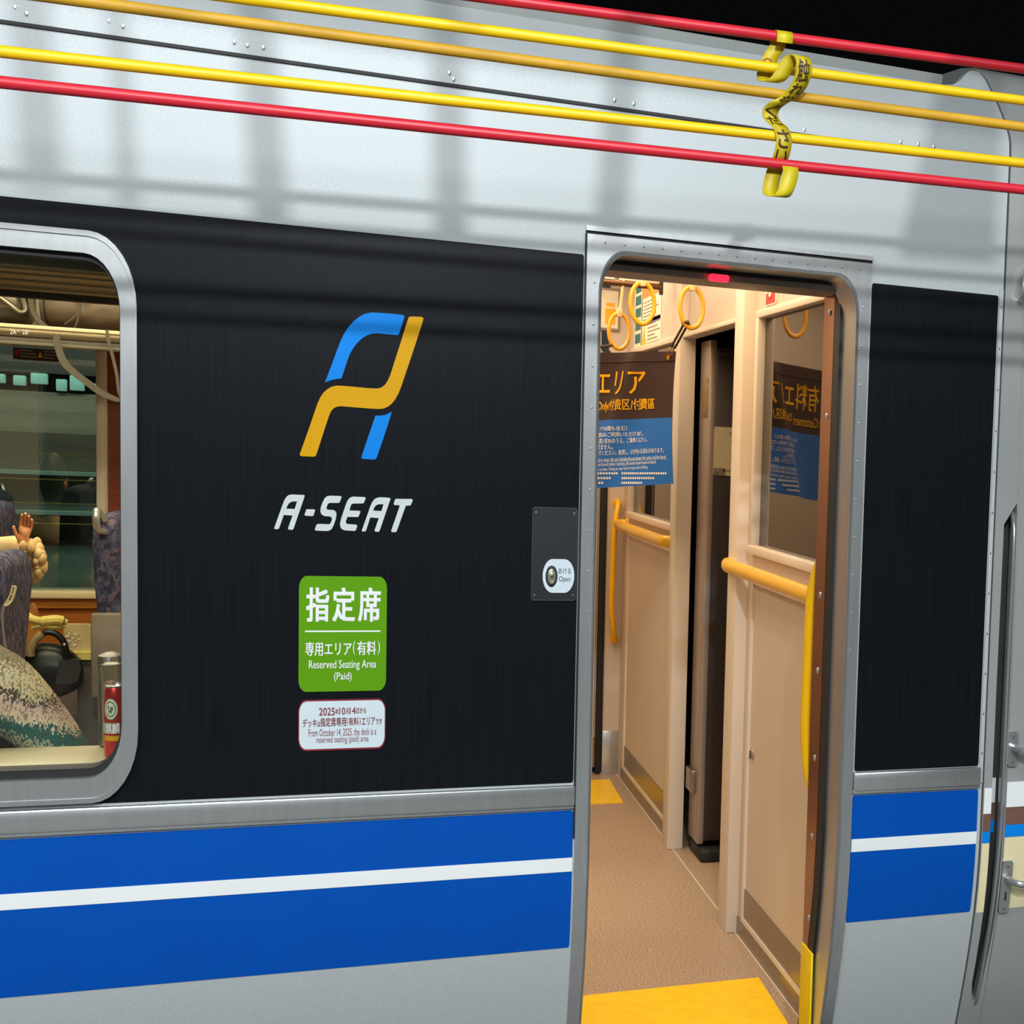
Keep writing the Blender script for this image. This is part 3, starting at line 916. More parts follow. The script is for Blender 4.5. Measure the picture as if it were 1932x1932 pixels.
# posts and head of the gangway opening, lower panels, kick plates
mb = MB().box(1.062, XE + .03, 1.425, 1.545, 0.0, ZC, .004)
struct('trim_1', mb, M['cream2'], 'pale post on the near side of the gangway opening')
mb = MB().box(1.070, XE + .03, 2.495, 2.60, 0.0, ZC, .004)
struct('trim_2', mb, M['cream2'], 'pale post on the far side of the gangway opening')
mb = MB().box(1.078, XE + .03, 1.545, 2.495, 1.935, 1.95, .003)
struct('trim_3', mb, M['cream2'], 'thin moulding over the gangway opening')
for i, (ya, yb) in enumerate(((YIN + .01, 1.35), (2.68, 3.75))):
    mb = MB().plate([[(ya, 0.06), (yb, 0.06), (yb, 1.145), (ya, 1.145)], [(ya + .02, 0.075), (yb - .02, 0.075), (yb - .02, 1.125), (ya + .02, 1.125)]], lambda y, z, d: (XE - .008 + d, y, z), .012)
    struct('trim_%d' % (i + 4), mb, M['cream2'], ('raised edging of the near partition panel', 'raised edging of the far partition panel')[i])
    mb = MB().box(XE - .004, XE + .004, ya + .02, yb - .02, 0.075, 0.167).box(XE - .004, XE + .004, ya - (.0 if i == 0 else .0), yb + .07, 0.0, 0.055)
    struct('baseboard_%s' % ('near', 'far')[i], mb, M['kick'], ('steel kick plate at the foot of the near partition', 'steel kick plate at the foot of the far partition')[i])
# floor weld line at the gangway, strip along the partition
struct('trim_6', MB().box(1.090, 1.094, YIN, YFAR, 0.0, 0.002), M['cream2'], 'thin joint line along the floor edge')
# far side door (closed) with its seal, kick strip
fd = struct('door_1', MB().box(0.42, 1.000, 3.955, 3.985, 0.03, 1.95, .004), M['cream2'], 'closed door leaf on the far side of the deck')
finish('kick_strip', MB().box(0.43, 0.999, 3.951, 3.957, 0.03, 0.17), M['kick'], fd)
finish('door_seal', MB().box(0.998, 1.026, 3.92, 3.99, 0.01, 1.95, .003), M['rubber'], fd)
struct('baseboard_back', MB().box(1.026, XE, 3.92, 3.932, 0.0, 0.205, .002), M['steel_b'], 'riveted steel foot plate in the far corner')

# cab behind the partition
mb = MB().box(XE + .03, 2.25, 0.6, 0.66, 0.0, ZC).box(XE + .03, 2.25, 3.4, 3.46, 0.0, ZC).box(2.2, 2.25, 0.6, 3.4, 0.0, ZC).box(XE + .03, 2.2, 0.6, 3.46, 2.02, 2.06)
struct('wall_cab', mb, M['dkdoor'], 'dark inside of the driving cab')
gd = thing('gangway_door', (1.16, 2.4, 0.0), 'dark brown gangway door swung open into the unlit cab', 'door')
finish('leaf', MB().box(1.168, 1.62, 2.315, 2.49, 0.07, 1.90, .006), M['dkdoor'], gd)
finish('leaf_edge', MB().box(1.146, 1.170, 2.318, 2.488, 0.06, 1.925, .004), M['jamb'], gd)
finish('window_surround', MB().box(1.172, 1.60, 2.300, 2.318, 1.865, 1.885, .004), M['rubber'], gd)
finish('threshold_rubber', MB().box(1.150, 1.62, 2.27, 2.50, 0.0, 0.05, .012), M['rubber'], gd)
finish('hinge', MB().box(1.128, 1.152, 2.36, 2.47, 0.245, 0.33, .003), M['kick'], gd)
finish('lock_plate', MB().box(1.143, 1.149, 2.335, 2.43, 1.645, 1.79, .002), mat('worn_steel', (150, 130, 96), .5, .5, .4, 60), gd)
nt_ = thing('paper_notice', (1.22, 2.31, 1.43), 'blank cream sheet fixed to the dark gangway door', 'notice')
mb = MB().plate([rrect(1.166, 1.40, 1.435, 1.612, .006, .012, 4)], lambda x, z, d: (x, 2.3125 - d, z), .002)
finish('sheet', mb, mat('aged_paper', (196, 184, 150), .6), nt_)
finish('fixing_hole', MB().lathe((1.225, 2.3105, 1.59), [(.0001, -.0004), (.004, 0)], 8, 'y', .6), M['rubber'], nt_)
finish('torn_edge', MB().box(1.168, 1.21, 2.3088, 2.3108, 1.437, 1.462, 0).box(1.20, 1.25, 2.3088, 2.3108, 1.452, 1.456), mat('stained_print', (120, 110, 90), .7, 0, .5, 90), nt_)

# yellow floor sheets
for i, (ya, yb, xr, lb) in enumerate(((0.30, 0.982, 1.055, 'bright yellow floor sheet just inside the open door'), (3.318, 3.80, 1.045, 'smaller looking yellow floor sheet in front of the far closed door'))):
    mb = MB().plate([[(0.43, ya), (xr - .012, ya), (xr + .008 if i == 0 else xr, yb), (0.43, yb)]], lambda x, y, d: (x, y, 0.003 - d), .003)
    tag(finish('floor_sheet', mb, M['mat_y']), lb, 'floor mat', 'yellow floor sheets at the doors')

# handrails
def bar(name, label, pts, r, feet, group, m='yellow'):
    t = thing(name, feet[0], label, 'handrail', group)
    finish('rail', MB().tube(crv(pts, 6), r, 14, 0.75), M[m], t)
    for f, ax in zip(feet, (feet[2], feet[2])):
        finish('rail_foot', MB().lathe(f, [(r * 1.25, -.004), (r * 1.25, .004)], 14, ax), M[m], t)
    return t


g = 'yellow handrails in the deck'
bar('handrail', 'thick yellow horizontal handrail on the partition beside the near window', [(XE - .012, 1.545, 1.166), (XE - .05, 1.50, 1.168), (XE - .05, 1.2, 1.168), (XE - .05, 0.75, 1.168), (XE - .05, 0.42, 1.168), (XE - .03, 0.37, 1.167), (XE, 0.36, 1.166)], 0.023, [(XE - .006, 1.545, 1.166), (XE - .002, 0.36, 1.166), 'x'], g)
bar('handrail', 'yellow horizontal handrail on the far partition, below the curtain', [(XE - .005, 3.82, 1.170), (XE - .045, 3.80, 1.170), (XE - .05, 3.5, 1.170), (XE - .05, 3.0, 1.170), (XE - .05, 2.66, 1.170), (XE - .02, 2.615, 1.170)], 0.023, [(XE - .002, 3.82, 1.170), (XE - .018, 2.605, 1.170), 'x'], g)
bar('handrail', 'yellow vertical handrail at the inner edge of the open doorway', [(1.012, YIN, 1.285), (1.004, YIN + .03, 1.268), (0.992, YIN + .055, 1.18), (0.990, YIN + .06, 1.0), (0.990, YIN + .06, .86), (0.997, YIN + .05, .76), (1.008, YIN + .02, .70), (1.016, YIN, .69)], 0.017, [(1.012, YIN, 1.285), (1.016, YIN, .69), 'y'], g)
bar('handrail', 'thin yellow vertical handrail on the far wall beside the closed door', [(1.072, YFAR, 1.265), (1.068, YFAR - .04, 1.25), (1.052, YFAR - .07, 1.16), (1.048, YFAR - .07, 1.0), (1.046, YFAR - .07, .80), (1.055, YFAR - .06, .70), (1.066, YFAR - .03, .635), (1.070, YFAR, .63)], 0.017, [(1.070, YFAR, 1.26), (1.070, YFAR, .63), 'y'], g)

# latch discs on the partition panels
for n, (p, lb) in enumerate((((1420, 1423), 'small round lock on the near partition panel'), ((1262, 1289), 'small round lock on the far partition panel'))):
    s = spot(*p, 0, XE)
    t = thing('panel_lock', (XE, s.y, s.z), lb, 'lock', 'panel locks')
    finish('lock_disc', MB().lathe((XE, s.y, s.z), [(.0001, -.007), (.014, -.006), (.018, 0)], 14, 'x'), M['jamb'], t)
    finish('key_slot', MB().box(XE - .009, XE - .005, s.y - .003, s.y + .003, s.z - .012, s.z + .012), M['rubber'], t)

# red lamp over the door
dl = thing('door_lamp', (0.70, 0.07, 1.92), 'small glowing red lamp under the head of the doorway', 'lamp')
finish('lamp_lens', MB().box(0.684, 0.726, 0.075, 0.100, 1.896, 1.9115, .005), M['lamp_red'], dl)
finish('lamp_base', MB().box(0.686, 0.724, 0.078, 0.1, 1.911, 1.916), M['rubber'], dl)

# strap hangers
def ring_pts(c, rx, rz, n=36):
    return [(c[0] + rx * math.cos(2 * math.pi * i / n), c[1] + .006 * math.sin(2 * math.pi * i / n), c[2] + rz * math.sin(2 * math.pi * i / n)) for i in range(n)]


def hanger(px, py, y, rz, label, topz):
    s = spot(px, py, 1, y)
    t = thing('strap_hanger', (s.x, y, topz), label, 'strap hanger', 'hanging straps of the deck')
    finish('ring', MB().tube(ring_pts(s, rz * .56, rz), 0.0085, 10, .85, True), M['ring'], t)
    mb = MB()
    zt = s.z + rz
    lean = 0.012
    mb.tube([(s.x, y, zt - .008), (s.x + lean * .3, y, zt + .03), (s.x + lean, y, topz)], [.010, .0085, .0085], 8, .7)
    mb.box(s.x - .009, s.x + .009, y - .013, y + .013, zt - .014, zt + .02, .004)
    finish('strap', mb, M['strap'], t)
    return t, s


BZ = ZC - .07
h1, r1 = hanger(1168, 625, 2.86, 0.068, 'strap hanger with small looking yellow ring, leftmost and farthest in the doorway', 2.165)
h2, r2 = hanger(1212, 572, 2.00, 0.069, 'middle strap hanger with a yellow ring, in front of the wall notices', BZ)
h3, r3 = hanger(1305, 580, 2.00, 0.069, 'right strap hanger with a yellow ring that holds the curtain corner', BZ)
t = thing('strap_rail', (0.75, 2.0, BZ), 'horizontal pipe under the ceiling carrying the two nearer straps', 'rail')
finish('pipe', MB().tube([(0.44, 2.0, BZ + .01), (1.098, 2.0, BZ + .01)], .014, 12), M['steel_b'], t)
for x in (0.52, 1.03): finish('bracket', MB().box(x - .008, x + .008, 1.99, 2.01, BZ, ZC), M['steel_b'], t)
# far rail with hanging cards
a, b = spot(1150, 531, 1, 2.86), spot(1240, 545, 1, 2.86)
t = thing('card_rail', (0.85, 2.86, 2.16), 'dark horizontal rail with white hanging cards over the far strap', 'rail')
finish('pipe', MB().tube([(0.5, 2.86, 2.150), (1.062, 2.86, 2.150)], .012, 12), mat('rail_bronze', (110, 80, 56), .35, .7), t)
finish('end_bracket', MB().box(1.052, 1.066, 2.85, 2.87, 2.12, ZC, .003), M['dk_strap'], t)
for xa, xb in ((0.70, 0.884), (0.90, 0.975), (0.985, 1.052)):
    finish('card', MB().box(xa, xb, 2.857, 2.861, 2.163, 2.34), M['paper'], t)
finish('card_number', write(MB(), '180', lambda u, v: (.856 + .024 * u, 2.8555, 2.190 + .02 * v)), M['grey_ink'], t)
mb = MB()
for k in range(4): mb.box(.99, 1.045 - .006 * (k % 2), 2.855, 2.8562, 2.20 + k * .02, 2.205 + k * .02)
finish('print_lines', mb, M['grey_ink'], t)

# ---- curtain hung between the straps
CR = Vector((0.992, 2.13, 0))
CDX, CDY, CLEN = -1.0, 0.95, 0.60


def cur(u, v, off=0.0):
    """u 0 right edge .. 1 left edge, v 0 bottom .. 1 top"""
    x = CR.x - CLEN * u
    y = CR.y + CLEN * CDY * u
    zt = 1.862 - 0.012 * math.sin(math.pi * u)
    zb = 1.403 - 0.085 * u
    z = zb + (zt - zb) * v
    fold = 0.010 * math.sin(9 * u + 2.2 * v) * (1 - .4 * v) + 0.034 * math.exp(-((u - .16 - .25 * (1 - v)) / .07) ** 2)
    if u < .16: x -= .012 * (v - .0) * (1 - v) * 2
    n = Vector((-CDY, -1, 0)).normalized()
    return Vector((x, y, z)) + n * (fold + off)


def curpx(px, py):
    """curtain coordinates of a pixel"""
    u, v = .3, .5
    for _ in range(25):
        d = spot(px, py, 1, 0.0) - CAM
        # plane through the curtain
        n = Vector((-CDY, -1, 0)).normalized()
        p0 = Vector((CR.x, CR.y, 0))
        tt = (p0 - CAM).dot(n) / d.dot(n)
        p = CAM + d * tt
        u = (CR.x - p.x) / CLEN
        zt = 1.862 - 0.012 * math.sin(math.pi * max(0, min(1, u)))
        zb = 1.403 - 0.085 * u
        v = (p.z - zb) / (zt - zb)
        break
    return u, v


ct = thing('curtain_banner', (0.75, 2.35, 1.4), 'brown and blue lettered curtain hung from the straps across the deck', 'curtain')
VB = curpx(1200, 791)[1]


def cloth(v0, v1, nu=40, nv=24, th=.0015):
    mb = MB()
    for off in (0.0, -th):
        g = [[mb.bm.verts.new(cur(i / nu, v0 + (v1 - v0) * j / nv, off)) for j in range(nv + 1)] for i in range(nu + 1)]
        for i in range(nu):
            for j in range(nv): mb.bm.faces.new((g[i][j], g[i + 1][j], g[i + 1][j + 1], g[i][j + 1]))
    return mb


finish('brown_cloth', cloth(VB, 1.0), M['curt_t'], ct, 180)
finish('blue_cloth', cloth(0.0, VB), M['curt_b'], ct, 180)
mb = MB()
for i in range(40):
    pass
hem = [cur(i / 40, .93, .004) for i in range(41)]
finish('hem_seam', MB().tube(hem, .0018, 6), M['curt_t'], ct)


def cwrite(mb, s, l, t, r, b, bold=0.0):
    """writing on the curtain inside crop rectangle (photo crop at 1100,480 x4.025)"""
    f = lambda x, y: curpx(1100 + x / 4.025, 480 + y / 4.025)
    mx_, my_ = max(150, (l + r) / 2), (t + b) / 2
    tl, br = (f(l, my_)[0], f(mx_, t)[1]), (f(r, my_)[0], f(mx_, b)[1])
    return write(mb, s, lambda u, v: cur(tl[0] + (br[0] - tl[0]) * u, br[1] + (tl[1] - br[1]) * v, .0022), bold)


mb = MB()
cwrite(mb, '有料エリア', -205, 872, 500, 1078, 0.012)
cwrite(mb, 'Paid Customers', -335, 1128, 78, 1205, 0.01)
cwrite(mb, 'Only/付费区/付費區', 100, 1100, 566, 1198, 0.018)
finish('yellow_lettering', mb, M['ink_y'], ct)
mb = MB()
for s, l, t, r, b, bo in (('（のれんとドアの間も含む）', 10, 1308, 352, 1345, .01), ('のお客様のみご利用いただけます。', 60, 1350, 480, 1388, .006), ('車券をお買い求めのうえ、ご乗車ください。', 70, 1395, 512, 1436, .006), ('ておりません。', 100, 1445, 255, 1485, .006),
                          ('まないでください。転倒し、けがをする恐れがあります。', 100, 1480, 635, 1520, .006),
                          ('is required to enter this area (including the area between the curtain and the doors).', 100, 1535, 650, 1580, 0), ('must be purchased before boarding, and cannot be purchased on board.', 90, 1573, 575, 1610, 0), ('due to the curtain. Doing so may result in injury due to falling.', 85, 1612, 512, 1645, 0)):
    cwrite(mb, s, l, t, r, b, bo)
for k in range(3):
    for xa, xb in ((60, 280 - 50 * k), (305, 650 - 90 * k)):
        f = lambda x, y: curpx(1100 + x / 4.025, 480 + y / 4.025)
        # rows of characters too small to read
        n = max(3, int((xb - xa) / 16))
        for q in range(n):
            xx = xa + (xb - xa) * q / n
            p, r_ = f(xx, 1655 + k * 36), f(xx + 11, 1671 + k * 36)
            mb.faces([cur(p[0], p[1], .0022), cur(r_[0], p[1], .0022), cur(r_[0], r_[1], .0022), cur(p[0], r_[1], .0022)], [(0, 1, 2, 3)])
finish('white_lettering', mb, M['ink_w'], ct)
# ring clip at the right corner
gr = cur(0.035, .955, .004)
finish('grommet', MB().lathe(gr, [(.003, -.004), (.009, -.004), (.0105, 0), (.009, .004), (.003, .004)], 16, 'y', .65), M['brass'], ct)
rb = Vector((r3.x - .018, 2.0, r3.z - .058))
mid = gr.lerp(rb, .32)
lk = MB()
d = (rb - gr).normalized()
nrm = Vector((0, -1, 0))
w_ = d.cross(nrm).normalized()
lk.tube([gr + d * .03 + (w_ * math.cos(a) * .008 + d * math.sin(a) * .026) for a in [2 * math.pi * i / 16 for i in range(16)]], .0022, 6, 1, True)
finish('snap_link', lk, M['brass'], ct)
mb = MB()
for sgn in (-1, 1):
    p, q = gr + d * .055 + w_ * .006 * sgn, rb + w_ * .006 * sgn
    mb.tube([p, p.lerp(q, .5), q], .004, 8)
mb.tube([rb - w_ * .012, rb + d * .012 + Vector((0, -.012, 0)), rb + w_ * .012], .006, 8)
finish('hanging_strap', mb, M['dk_strap'], ct)
gl = cur(.62, .99, .004)
rl = Vector((r1.x - .022, 2.86, r1.z - .056))
finish('hanging_strap', MB().tube([rl, rl.lerp(gl, .5), gl], .006, 8), M['dk_strap'], ct)

# ---- notices on the partition and the far wall
def wallcard(name, label, px0, py0, px1, py1, m, extras=(), cat='notice', group=None):
    a, b = spot(px0, py0, 0, XE), spot(px1, py1, 0, XE)
    t = thing(name, (XE - .003, (a.y + b.y) / 2, b.z), label, cat, group)
    finish('sheet', MB().plate([rrect(b.y, a.y, b.z, a.z, .02, .012, 4)], lambda y, z, d: (XE - .004 + d, y, z), .004), m, t)
    for nm, fx, mm in extras:
        mb = MB()
        for (u0, v0, u1, v1) in fx:
            mb.box(XE - .0052, XE - .0038, a.y + (b.y - a.y) * u0, a.y + (b.y - a.y) * u1, b.z + (a.z - b.z) * v0, b.z + (a.z - b.z) * v1)
        finish(nm, mb, mm, t)
    return t, a, b


lines = lambda n, u0, u1, v0, v1: [(u0, v0 + (v1 - v0) * (k + .2) / n, u1 - .12 * (k % 3), v0 + (v1 - v0) * (k + .55) / n) for k in range(n)]
wallcard('pictogram_strip', 'narrow white strip of teal pictograms on the partition, left of the orange notice', 1201, 522, 1212, 660, M['paper'],
         [('pictograms', [(.15, .76, .85, .88), (.15, .60, .85, .72), (.15, .44, .85, .56), (.15, .27, .85, .38), (.15, .10, .85, .22)], M['teal'])])
wallcard('orange_notice', 'white notice with an orange upper half on the partition behind the middle ring', 1214, 524, 1248, 603, M['paper'],
         [('orange_field', [(.02, .55, .98, .98)], M['paper_or']), ('print_lines', lines(6, .1, .9, .08, .5), M['grey_ink']), ('blue_edge', [(.02, .0, .98, .03)], mat('violet_print', (120, 110, 170), .6))])
t, a, b = wallcard('warning_notice', 'cream notice with a yellow warning triangle, under the orange notice', 1212, 607, 1248, 649, M['paper'], [('print_lines', lines(6, .34, .95, .1, .9), M['grey_ink'])])
mb = MB()
mb.faces([(XE - .0048, a.y + (b.y - a.y) * u, b.z + (a.z - b.z) * v) for u, v in ((.06, .12), (.26, .12), (.16, .85))], [(0, 1, 2)])
finish('warning_triangle', mb, M['ink_y'], t)
t, a, b = wallcard('prohibition_sticker', 'red and white prohibition sticker high on the partition above the near window', 1447, 528, 1467, 572, M['paper'], [('red_field', [(.1, .05, .9, .45)], M['red'])], 'sticker')
finish('mark', MB().lathe((XE - .004, (a.y + b.y) / 2, a.z - .035), [(.0001, -.003), (.03, -.002), (.034, 0)], 18, 'x'), M['red'], t)
finish('mark_inner', MB().lathe((XE - .0065, (a.y + b.y) / 2, a.z - .035), [(.0001, -.001), (.022, 0)], 18, 'x'), M['paper'], t)
a, b = spot(1142, 543, 1, YFAR), spot(1168, 626, 1, YFAR)
t = thing('framed_poster', ((a.x + b.x) / 2, YFAR, b.z), 'framed poster with yellow panels on the far wall, behind the farthest strap', 'poster')
finish('frame', MB().box(a.x - .09, b.x, YFAR - .012, YFAR, b.z, a.z, .003), M['jamb'], t)
finish('sheet', MB().box(a.x - .08, b.x - .008, YFAR - .014, YFAR - .011, b.z + .012, a.z - .012), M['paper'], t)
finish('yellow_panels', MB().box(a.x + .0, b.x - .02, YFAR - .0155, YFAR - .0135, b.z + .03, b.z + .10).box(a.x + .004, b.x - .024, YFAR - .0155, YFAR - .0135, b.z + .108, b.z + .125), M['ink_y'], t)

# ================================================================== CABIN THROUGH THE WINDOW
# far window: frame, sill, panels
struct('window_3', MB().box(FW[0], FW[1], YFAR + .02, YFAR + .024, FW[2], FW[3]), glass('far_pane', (.80, .88, .85), .10), 'far cabin window')
struct('trim_7', MB().box(-0.945, -0.925 + .012, YFAR - .02, YFAR + .02, .84, 1.80, .004).box(-0.928, -0.908, YFAR - .012, YFAR, .84, 1.80, .004), M['cream2'], 'pale upright trim beside the far window')
struct('trim_8', MB().box(-1.95, -0.905, YFAR - .06, YFAR + .02, .812, .842, .006), M['sill'], 'cream sill under the far window')
struct('trim_9', MB().box(-1.95, -0.80, YFAR - .03, YFAR, .770, .812, .004), M['wood_o'], 'amber rail under the far sill')
struct('wall_panel_wood', MB().box(-0.905, -0.45, YFAR - .008, YFAR, .3, 1.80), M['wood'], 'reddish wood panel beside the far window')
struct('wall_panel_amber', MB().box(-1.95, -0.45, YFAR - .010, YFAR - .001, .25, .770), mat('amber_lining', (176, 100, 34), .45, 0, .1, 6), 'amber lining below the far window')
struct('trim_10', MB().box(-1.32, -1.285, YFAR - .015, YFAR + .02, .84, 1.80, .003), M['olive'], 'upright bar of the far window')
# what lies beyond the far window: a neighbouring car side and its lit windows
for nm, za, zb, rgb in (('upper', 1.76, 2.9, (70, 68, 60)), ('light', 1.44, 1.66, (150, 138, 116)), ('mid', 1.22, 1.44, (96, 88, 72)), ('teal', 0.86, 1.22, (84, 104, 92)), ('low', -0.5, 0.86, (120, 140, 124))):
    struct('wall_beyond_%s' % nm, MB().box(-4.5, 3.0, 6.6, 6.7, za, zb), mat('far_wall_' + nm, rgb, .6, 0, .2, 2.5, (.5, 1, 7)), 'band of the dim wall across the far track')
struct('wall_beyond_ledge', MB().box(-4.5, 3.0, 6.52, 6.6, 1.00, 1.02).box(-4.5, 3.0, 6.52, 6.6, 1.215, 1.235), mat('far_ledge', (150, 176, 160), .5), 'pale ledges of the wall across the far track')
LW = emit('lit_teal', (150, 196, 182), .5)
rw = random.Random(11)
x = -2.3
for k in range(18):
    wd_, z0_ = rw.uniform(.035, .075), rw.uniform(1.66, 1.70)
    tag(finish('lit_window', MB().box(x, x + wd_, 6.58, 6.62, z0_, rw.uniform(1.72, 1.765), .006), LW), 'pale teal lit window across the far track, one of an uneven row', 'window', 'lit windows across the far track')
    x += wd_ + rw.uniform(.012, .05)
for k, py in enumerate((858, 905, 950, 988)):  # thin pale tubes standing in for reflections on the far pane
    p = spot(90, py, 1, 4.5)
    tag(finish('pane_reflection', MB().tube([(-3.0, 4.5, p.z - .001), (-0.4, 4.5, p.z + .001)], .0026, 8), M['cloth']), ('topmost', 'second', 'third', 'lowest')[k] + ' of the thin pale tubes standing for reflections in the far cabin window', 'reflection_tube', 'tubes standing for far window reflections')

# near sill
struct('trim_11', MB().box(WIN[0], WIN[1] + .02, 0.085, 0.33, 0.838, 0.868, .006), M['sill'], 'cream inner sill of the near window')
struct('trim_12', MB().box(WIN[0], WIN[1] - .01, 0.075, 0.12, 1.803, 1.90, .004), M['olive'], 'rolled olive blind at the top of the near window')


# luggage racks
def rack(name, label, bars, y0, y1, z, xw):
    t = thing(name, (-1.2, (y0 + y1) / 2, z), label, 'luggage rack', 'luggage racks')
    return t


nr = thing('luggage_rack', (-1.2, 0.4, 1.86), 'bronze luggage rack just inside the near window, seen from below', 'luggage rack', 'luggage racks')
z0 = spot(100, 512, 1, .40).z
for i, (py, y, r) in enumerate(((507, .40, .010), (518, .47, .008), (530, .55, .010), (542, .63, .012))):
    p = spot(100, py, 1, y)
    finish('rack_bar', MB().tube([(-2.0, y, p.z), (-.40, y, p.z)], r, 10), M['gold_rack'], nr)
p = spot(100, 556, 1, .72)
finish('rack_lip', MB().box(-2.0, -.40, .70, .735, p.z - .012, p.z + .014, .004), M['rubber'], nr)
for x in (-1.9, -.405):
    finish('rack_bracket', MB().box(x - .01, x + .01, YIN, .72, z0 + .012, z0 + .03), M['gold_rack'], nr)
fr_ = thing('luggage_rack', (-1.2, 3.6, 1.72), 'bronze luggage rack on the far side carrying the bags', 'luggage rack', 'luggage racks')
zt, zb = spot(100, 614, 1, 3.30).z, spot(100, 650, 1, 3.30).z
zm = spot(100, 639, 1, 3.30).z
finish('rack_front', MB().box(-2.0, -.62, 3.30, 3.33, zm, zt - .016, .003), M['gold_rack'], fr_)
finish('rack_apron', MB().box(-2.0, -.62, 3.306, 3.33, zb, zm, .003), M['bag_d'], fr_)
finish('rack_edge', MB().box(-2.0, -.62, 3.290, 3.33, zt - .018, zt - .004, .004), M['sill'], fr_)
finish('rack_shelf', MB().box(-2.0, -.62, 3.33, YFAR, zt - .028, zt - .018), M['gold_rack'], fr_)
finish('rack_lower_edge', MB().box(-2.0, -.62, 3.292, 3.33, zb - .008, zb + .003, .002), M['olive'], fr_)
mb = MB()
for s, l, r in (('2A', 19, 31), ('窓側', 32, 36), ('2B', 42, 53), ('通路', 54, 58)):
    big = s[0] == '2'
    a, b = spot(l, 621 if big else 622, 1, 3.299), spot(r, 631 if big else 626, 1, 3.299)
    write(mb, s, lambda u, v, a=a, b=b: (a.x + (b.x - a.x) * u, 3.2985, b.z + (a.z - b.z) * v))
finish('seat_numbers', mb, M['ink_w'], fr_)
# back board of the rack, lit pale
struct('trim_13', MB().box(-2.0, -.45, YFAR - .012, YFAR - .002, 1.80, ZC), M['sill'], 'pale lining above the far luggage rack')


def blob(name, pts, m, parent, subdiv=2, rough=0.0, sx=1.0, seed=1):
    """soft body: rings of ellipses. pts: list of (centre, ry, rz) along x"""
    mb = MB()
    n = 24
    rnd_ = random.Random(seed)
    rings = []
    for c, ry, rz in pts:
        ring = []
        for j in range(n):
            an = 2 * math.pi * j / n
            k = 1 + rough * (rnd_.random() - .5)
            ring.append(mb.bm.verts.new((c[0], c[1] + ry * math.cos(an) * k, c[2] + rz * math.sin(an) * k)))
        rings.append(ring)
    for A, B in zip(rings, rings[1:]):
        for j in range(n): mb.bm.faces.new((A[j], A[(j + 1) % n], B[(j + 1) % n], B[j]))
    mb.bm.faces.new(rings[0][::-1])
    mb.bm.faces.new(rings[-1])
    for _ in range(subdiv):
        bmesh.ops.subdivide_edges(mb.bm, edges=mb.bm.edges[:], cuts=1, use_grid_fill=True, smooth=1.0) if False else None
    bmesh.ops.recalc_face_normals(mb.bm, faces=mb.bm.faces[:])
    o = finish(name, mb, m, parent, 180)
    if subdiv:
        s = o.modifiers.new('smooth', 'SUBSURF')
        s.levels = s.render_levels = subdiv
    return o


# duffel bag on the far rack
ZR = zt - .004
df_ = thing('duffel_bag', (-0.9, 3.5, ZR), 'taupe nylon duffel bag on the far rack with straps hanging down', 'bag')
cz = ZR + .085
blob('bag_body', [((-1.058, 3.50, cz - .005), .04, .035), ((-1.05, 3.50, cz), .10, .075), ((-1.02, 3.50, cz + .004), .13, .088), ((-.97, 3.50, cz + .006), .14, .092), ((-.935, 3.50, cz - .006), .13, .078), ((-.915, 3.50, cz - .02), .12, .062), ((-.89, 3.50, cz - .008), .13, .076),
                  ((-.85, 3.50, cz + .004), .14, .088), ((-.80, 3.50, cz + .004), .14, .09), ((-.72, 3.50, cz), .13, .086), ((-.69, 3.5, cz), .08, .05)], M['bag'], df_, 2, .07, 1, 4)
finish('end_piping', MB().tube([(-1.040, 3.50 + .125 * math.cos(a), cz + .086 * math.sin(a)) for a in [2 * math.pi * i / 28 for i in range(28)]], .006, 8, 1, True), M['bag_d'], df_)
finish('grab_handle', MB().tube(crv([(-1.045, 3.38, cz + .06), (-1.066, 3.36, cz + .02), (-1.062, 3.345, cz - .03), (-1.035, 3.335, cz - .075), (-.995, 3.325, cz - .10), (-.965, 3.325, cz - .095)], 6), .010, 8), M['bag_d'], df_)


def ribbon(mb, pts, wid, wdir, n=6, th=.002):
    P = crv(pts, n)
    W = Vector(wdir).normalized() * wid / 2
    rows_ = []
    for i, p in enumerate(P):
        t_ = (P[min(i + 1, len(P) - 1)] - P[max(i - 1, 0)]).normalized()
        nn = t_.cross(W).normalized() * th / 2
        rows_.append([mb.bm.verts.new(q) for q in (p - W - nn, p + W - nn, p + W + nn, p - W + nn)])
    for A, B in zip(rows_, rows_[1:]):
        for j in range(4): mb.bm.faces.new((A[j], A[(j + 1) % 4], B[(j + 1) % 4], B[j]))
    mb.bm.faces.new(rows_[0][::-1]); mb.bm.faces.new(rows_[-1])
    return P


sp = lambda x, y, d: spot(x, y, 1, d)
mb = MB()
ribbon(mb, [sp(106, 632, 3.25), sp(110, 655, 3.25), sp(120, 682, 3.25), sp(140, 703, 3.25), sp(165, 722, 3.25), sp(190, 740, 3.25), sp(225, 755, 3.25), sp(250, 750, 3.25)], .024, (.75, 0, .45))
finish('shoulder_strap', mb, M['bag_d'], df_)
mb = MB()
ribbon(mb, [sp(202, 622, 3.26), sp(204, 640, 3.26), sp(212, 670, 3.26), sp(220, 705, 3.26), sp(226, 745, 3.26), sp(240, 752, 3.26)], .010, (1, 0, .2))
finish('thin_strap', mb, M['bag_d'], df_)
finish('bag_folds', MB().tube(crv([sp(152, 560, 3.355), sp(150, 585, 3.352), sp(138, 600, 3.35), sp(122, 612, 3.358)], 6), .0035, 6).tube(crv([sp(150, 588, 3.352), sp(146, 605, 3.352), sp(140, 622, 3.36)], 6), .0035, 6), M['bag_d'], df_)
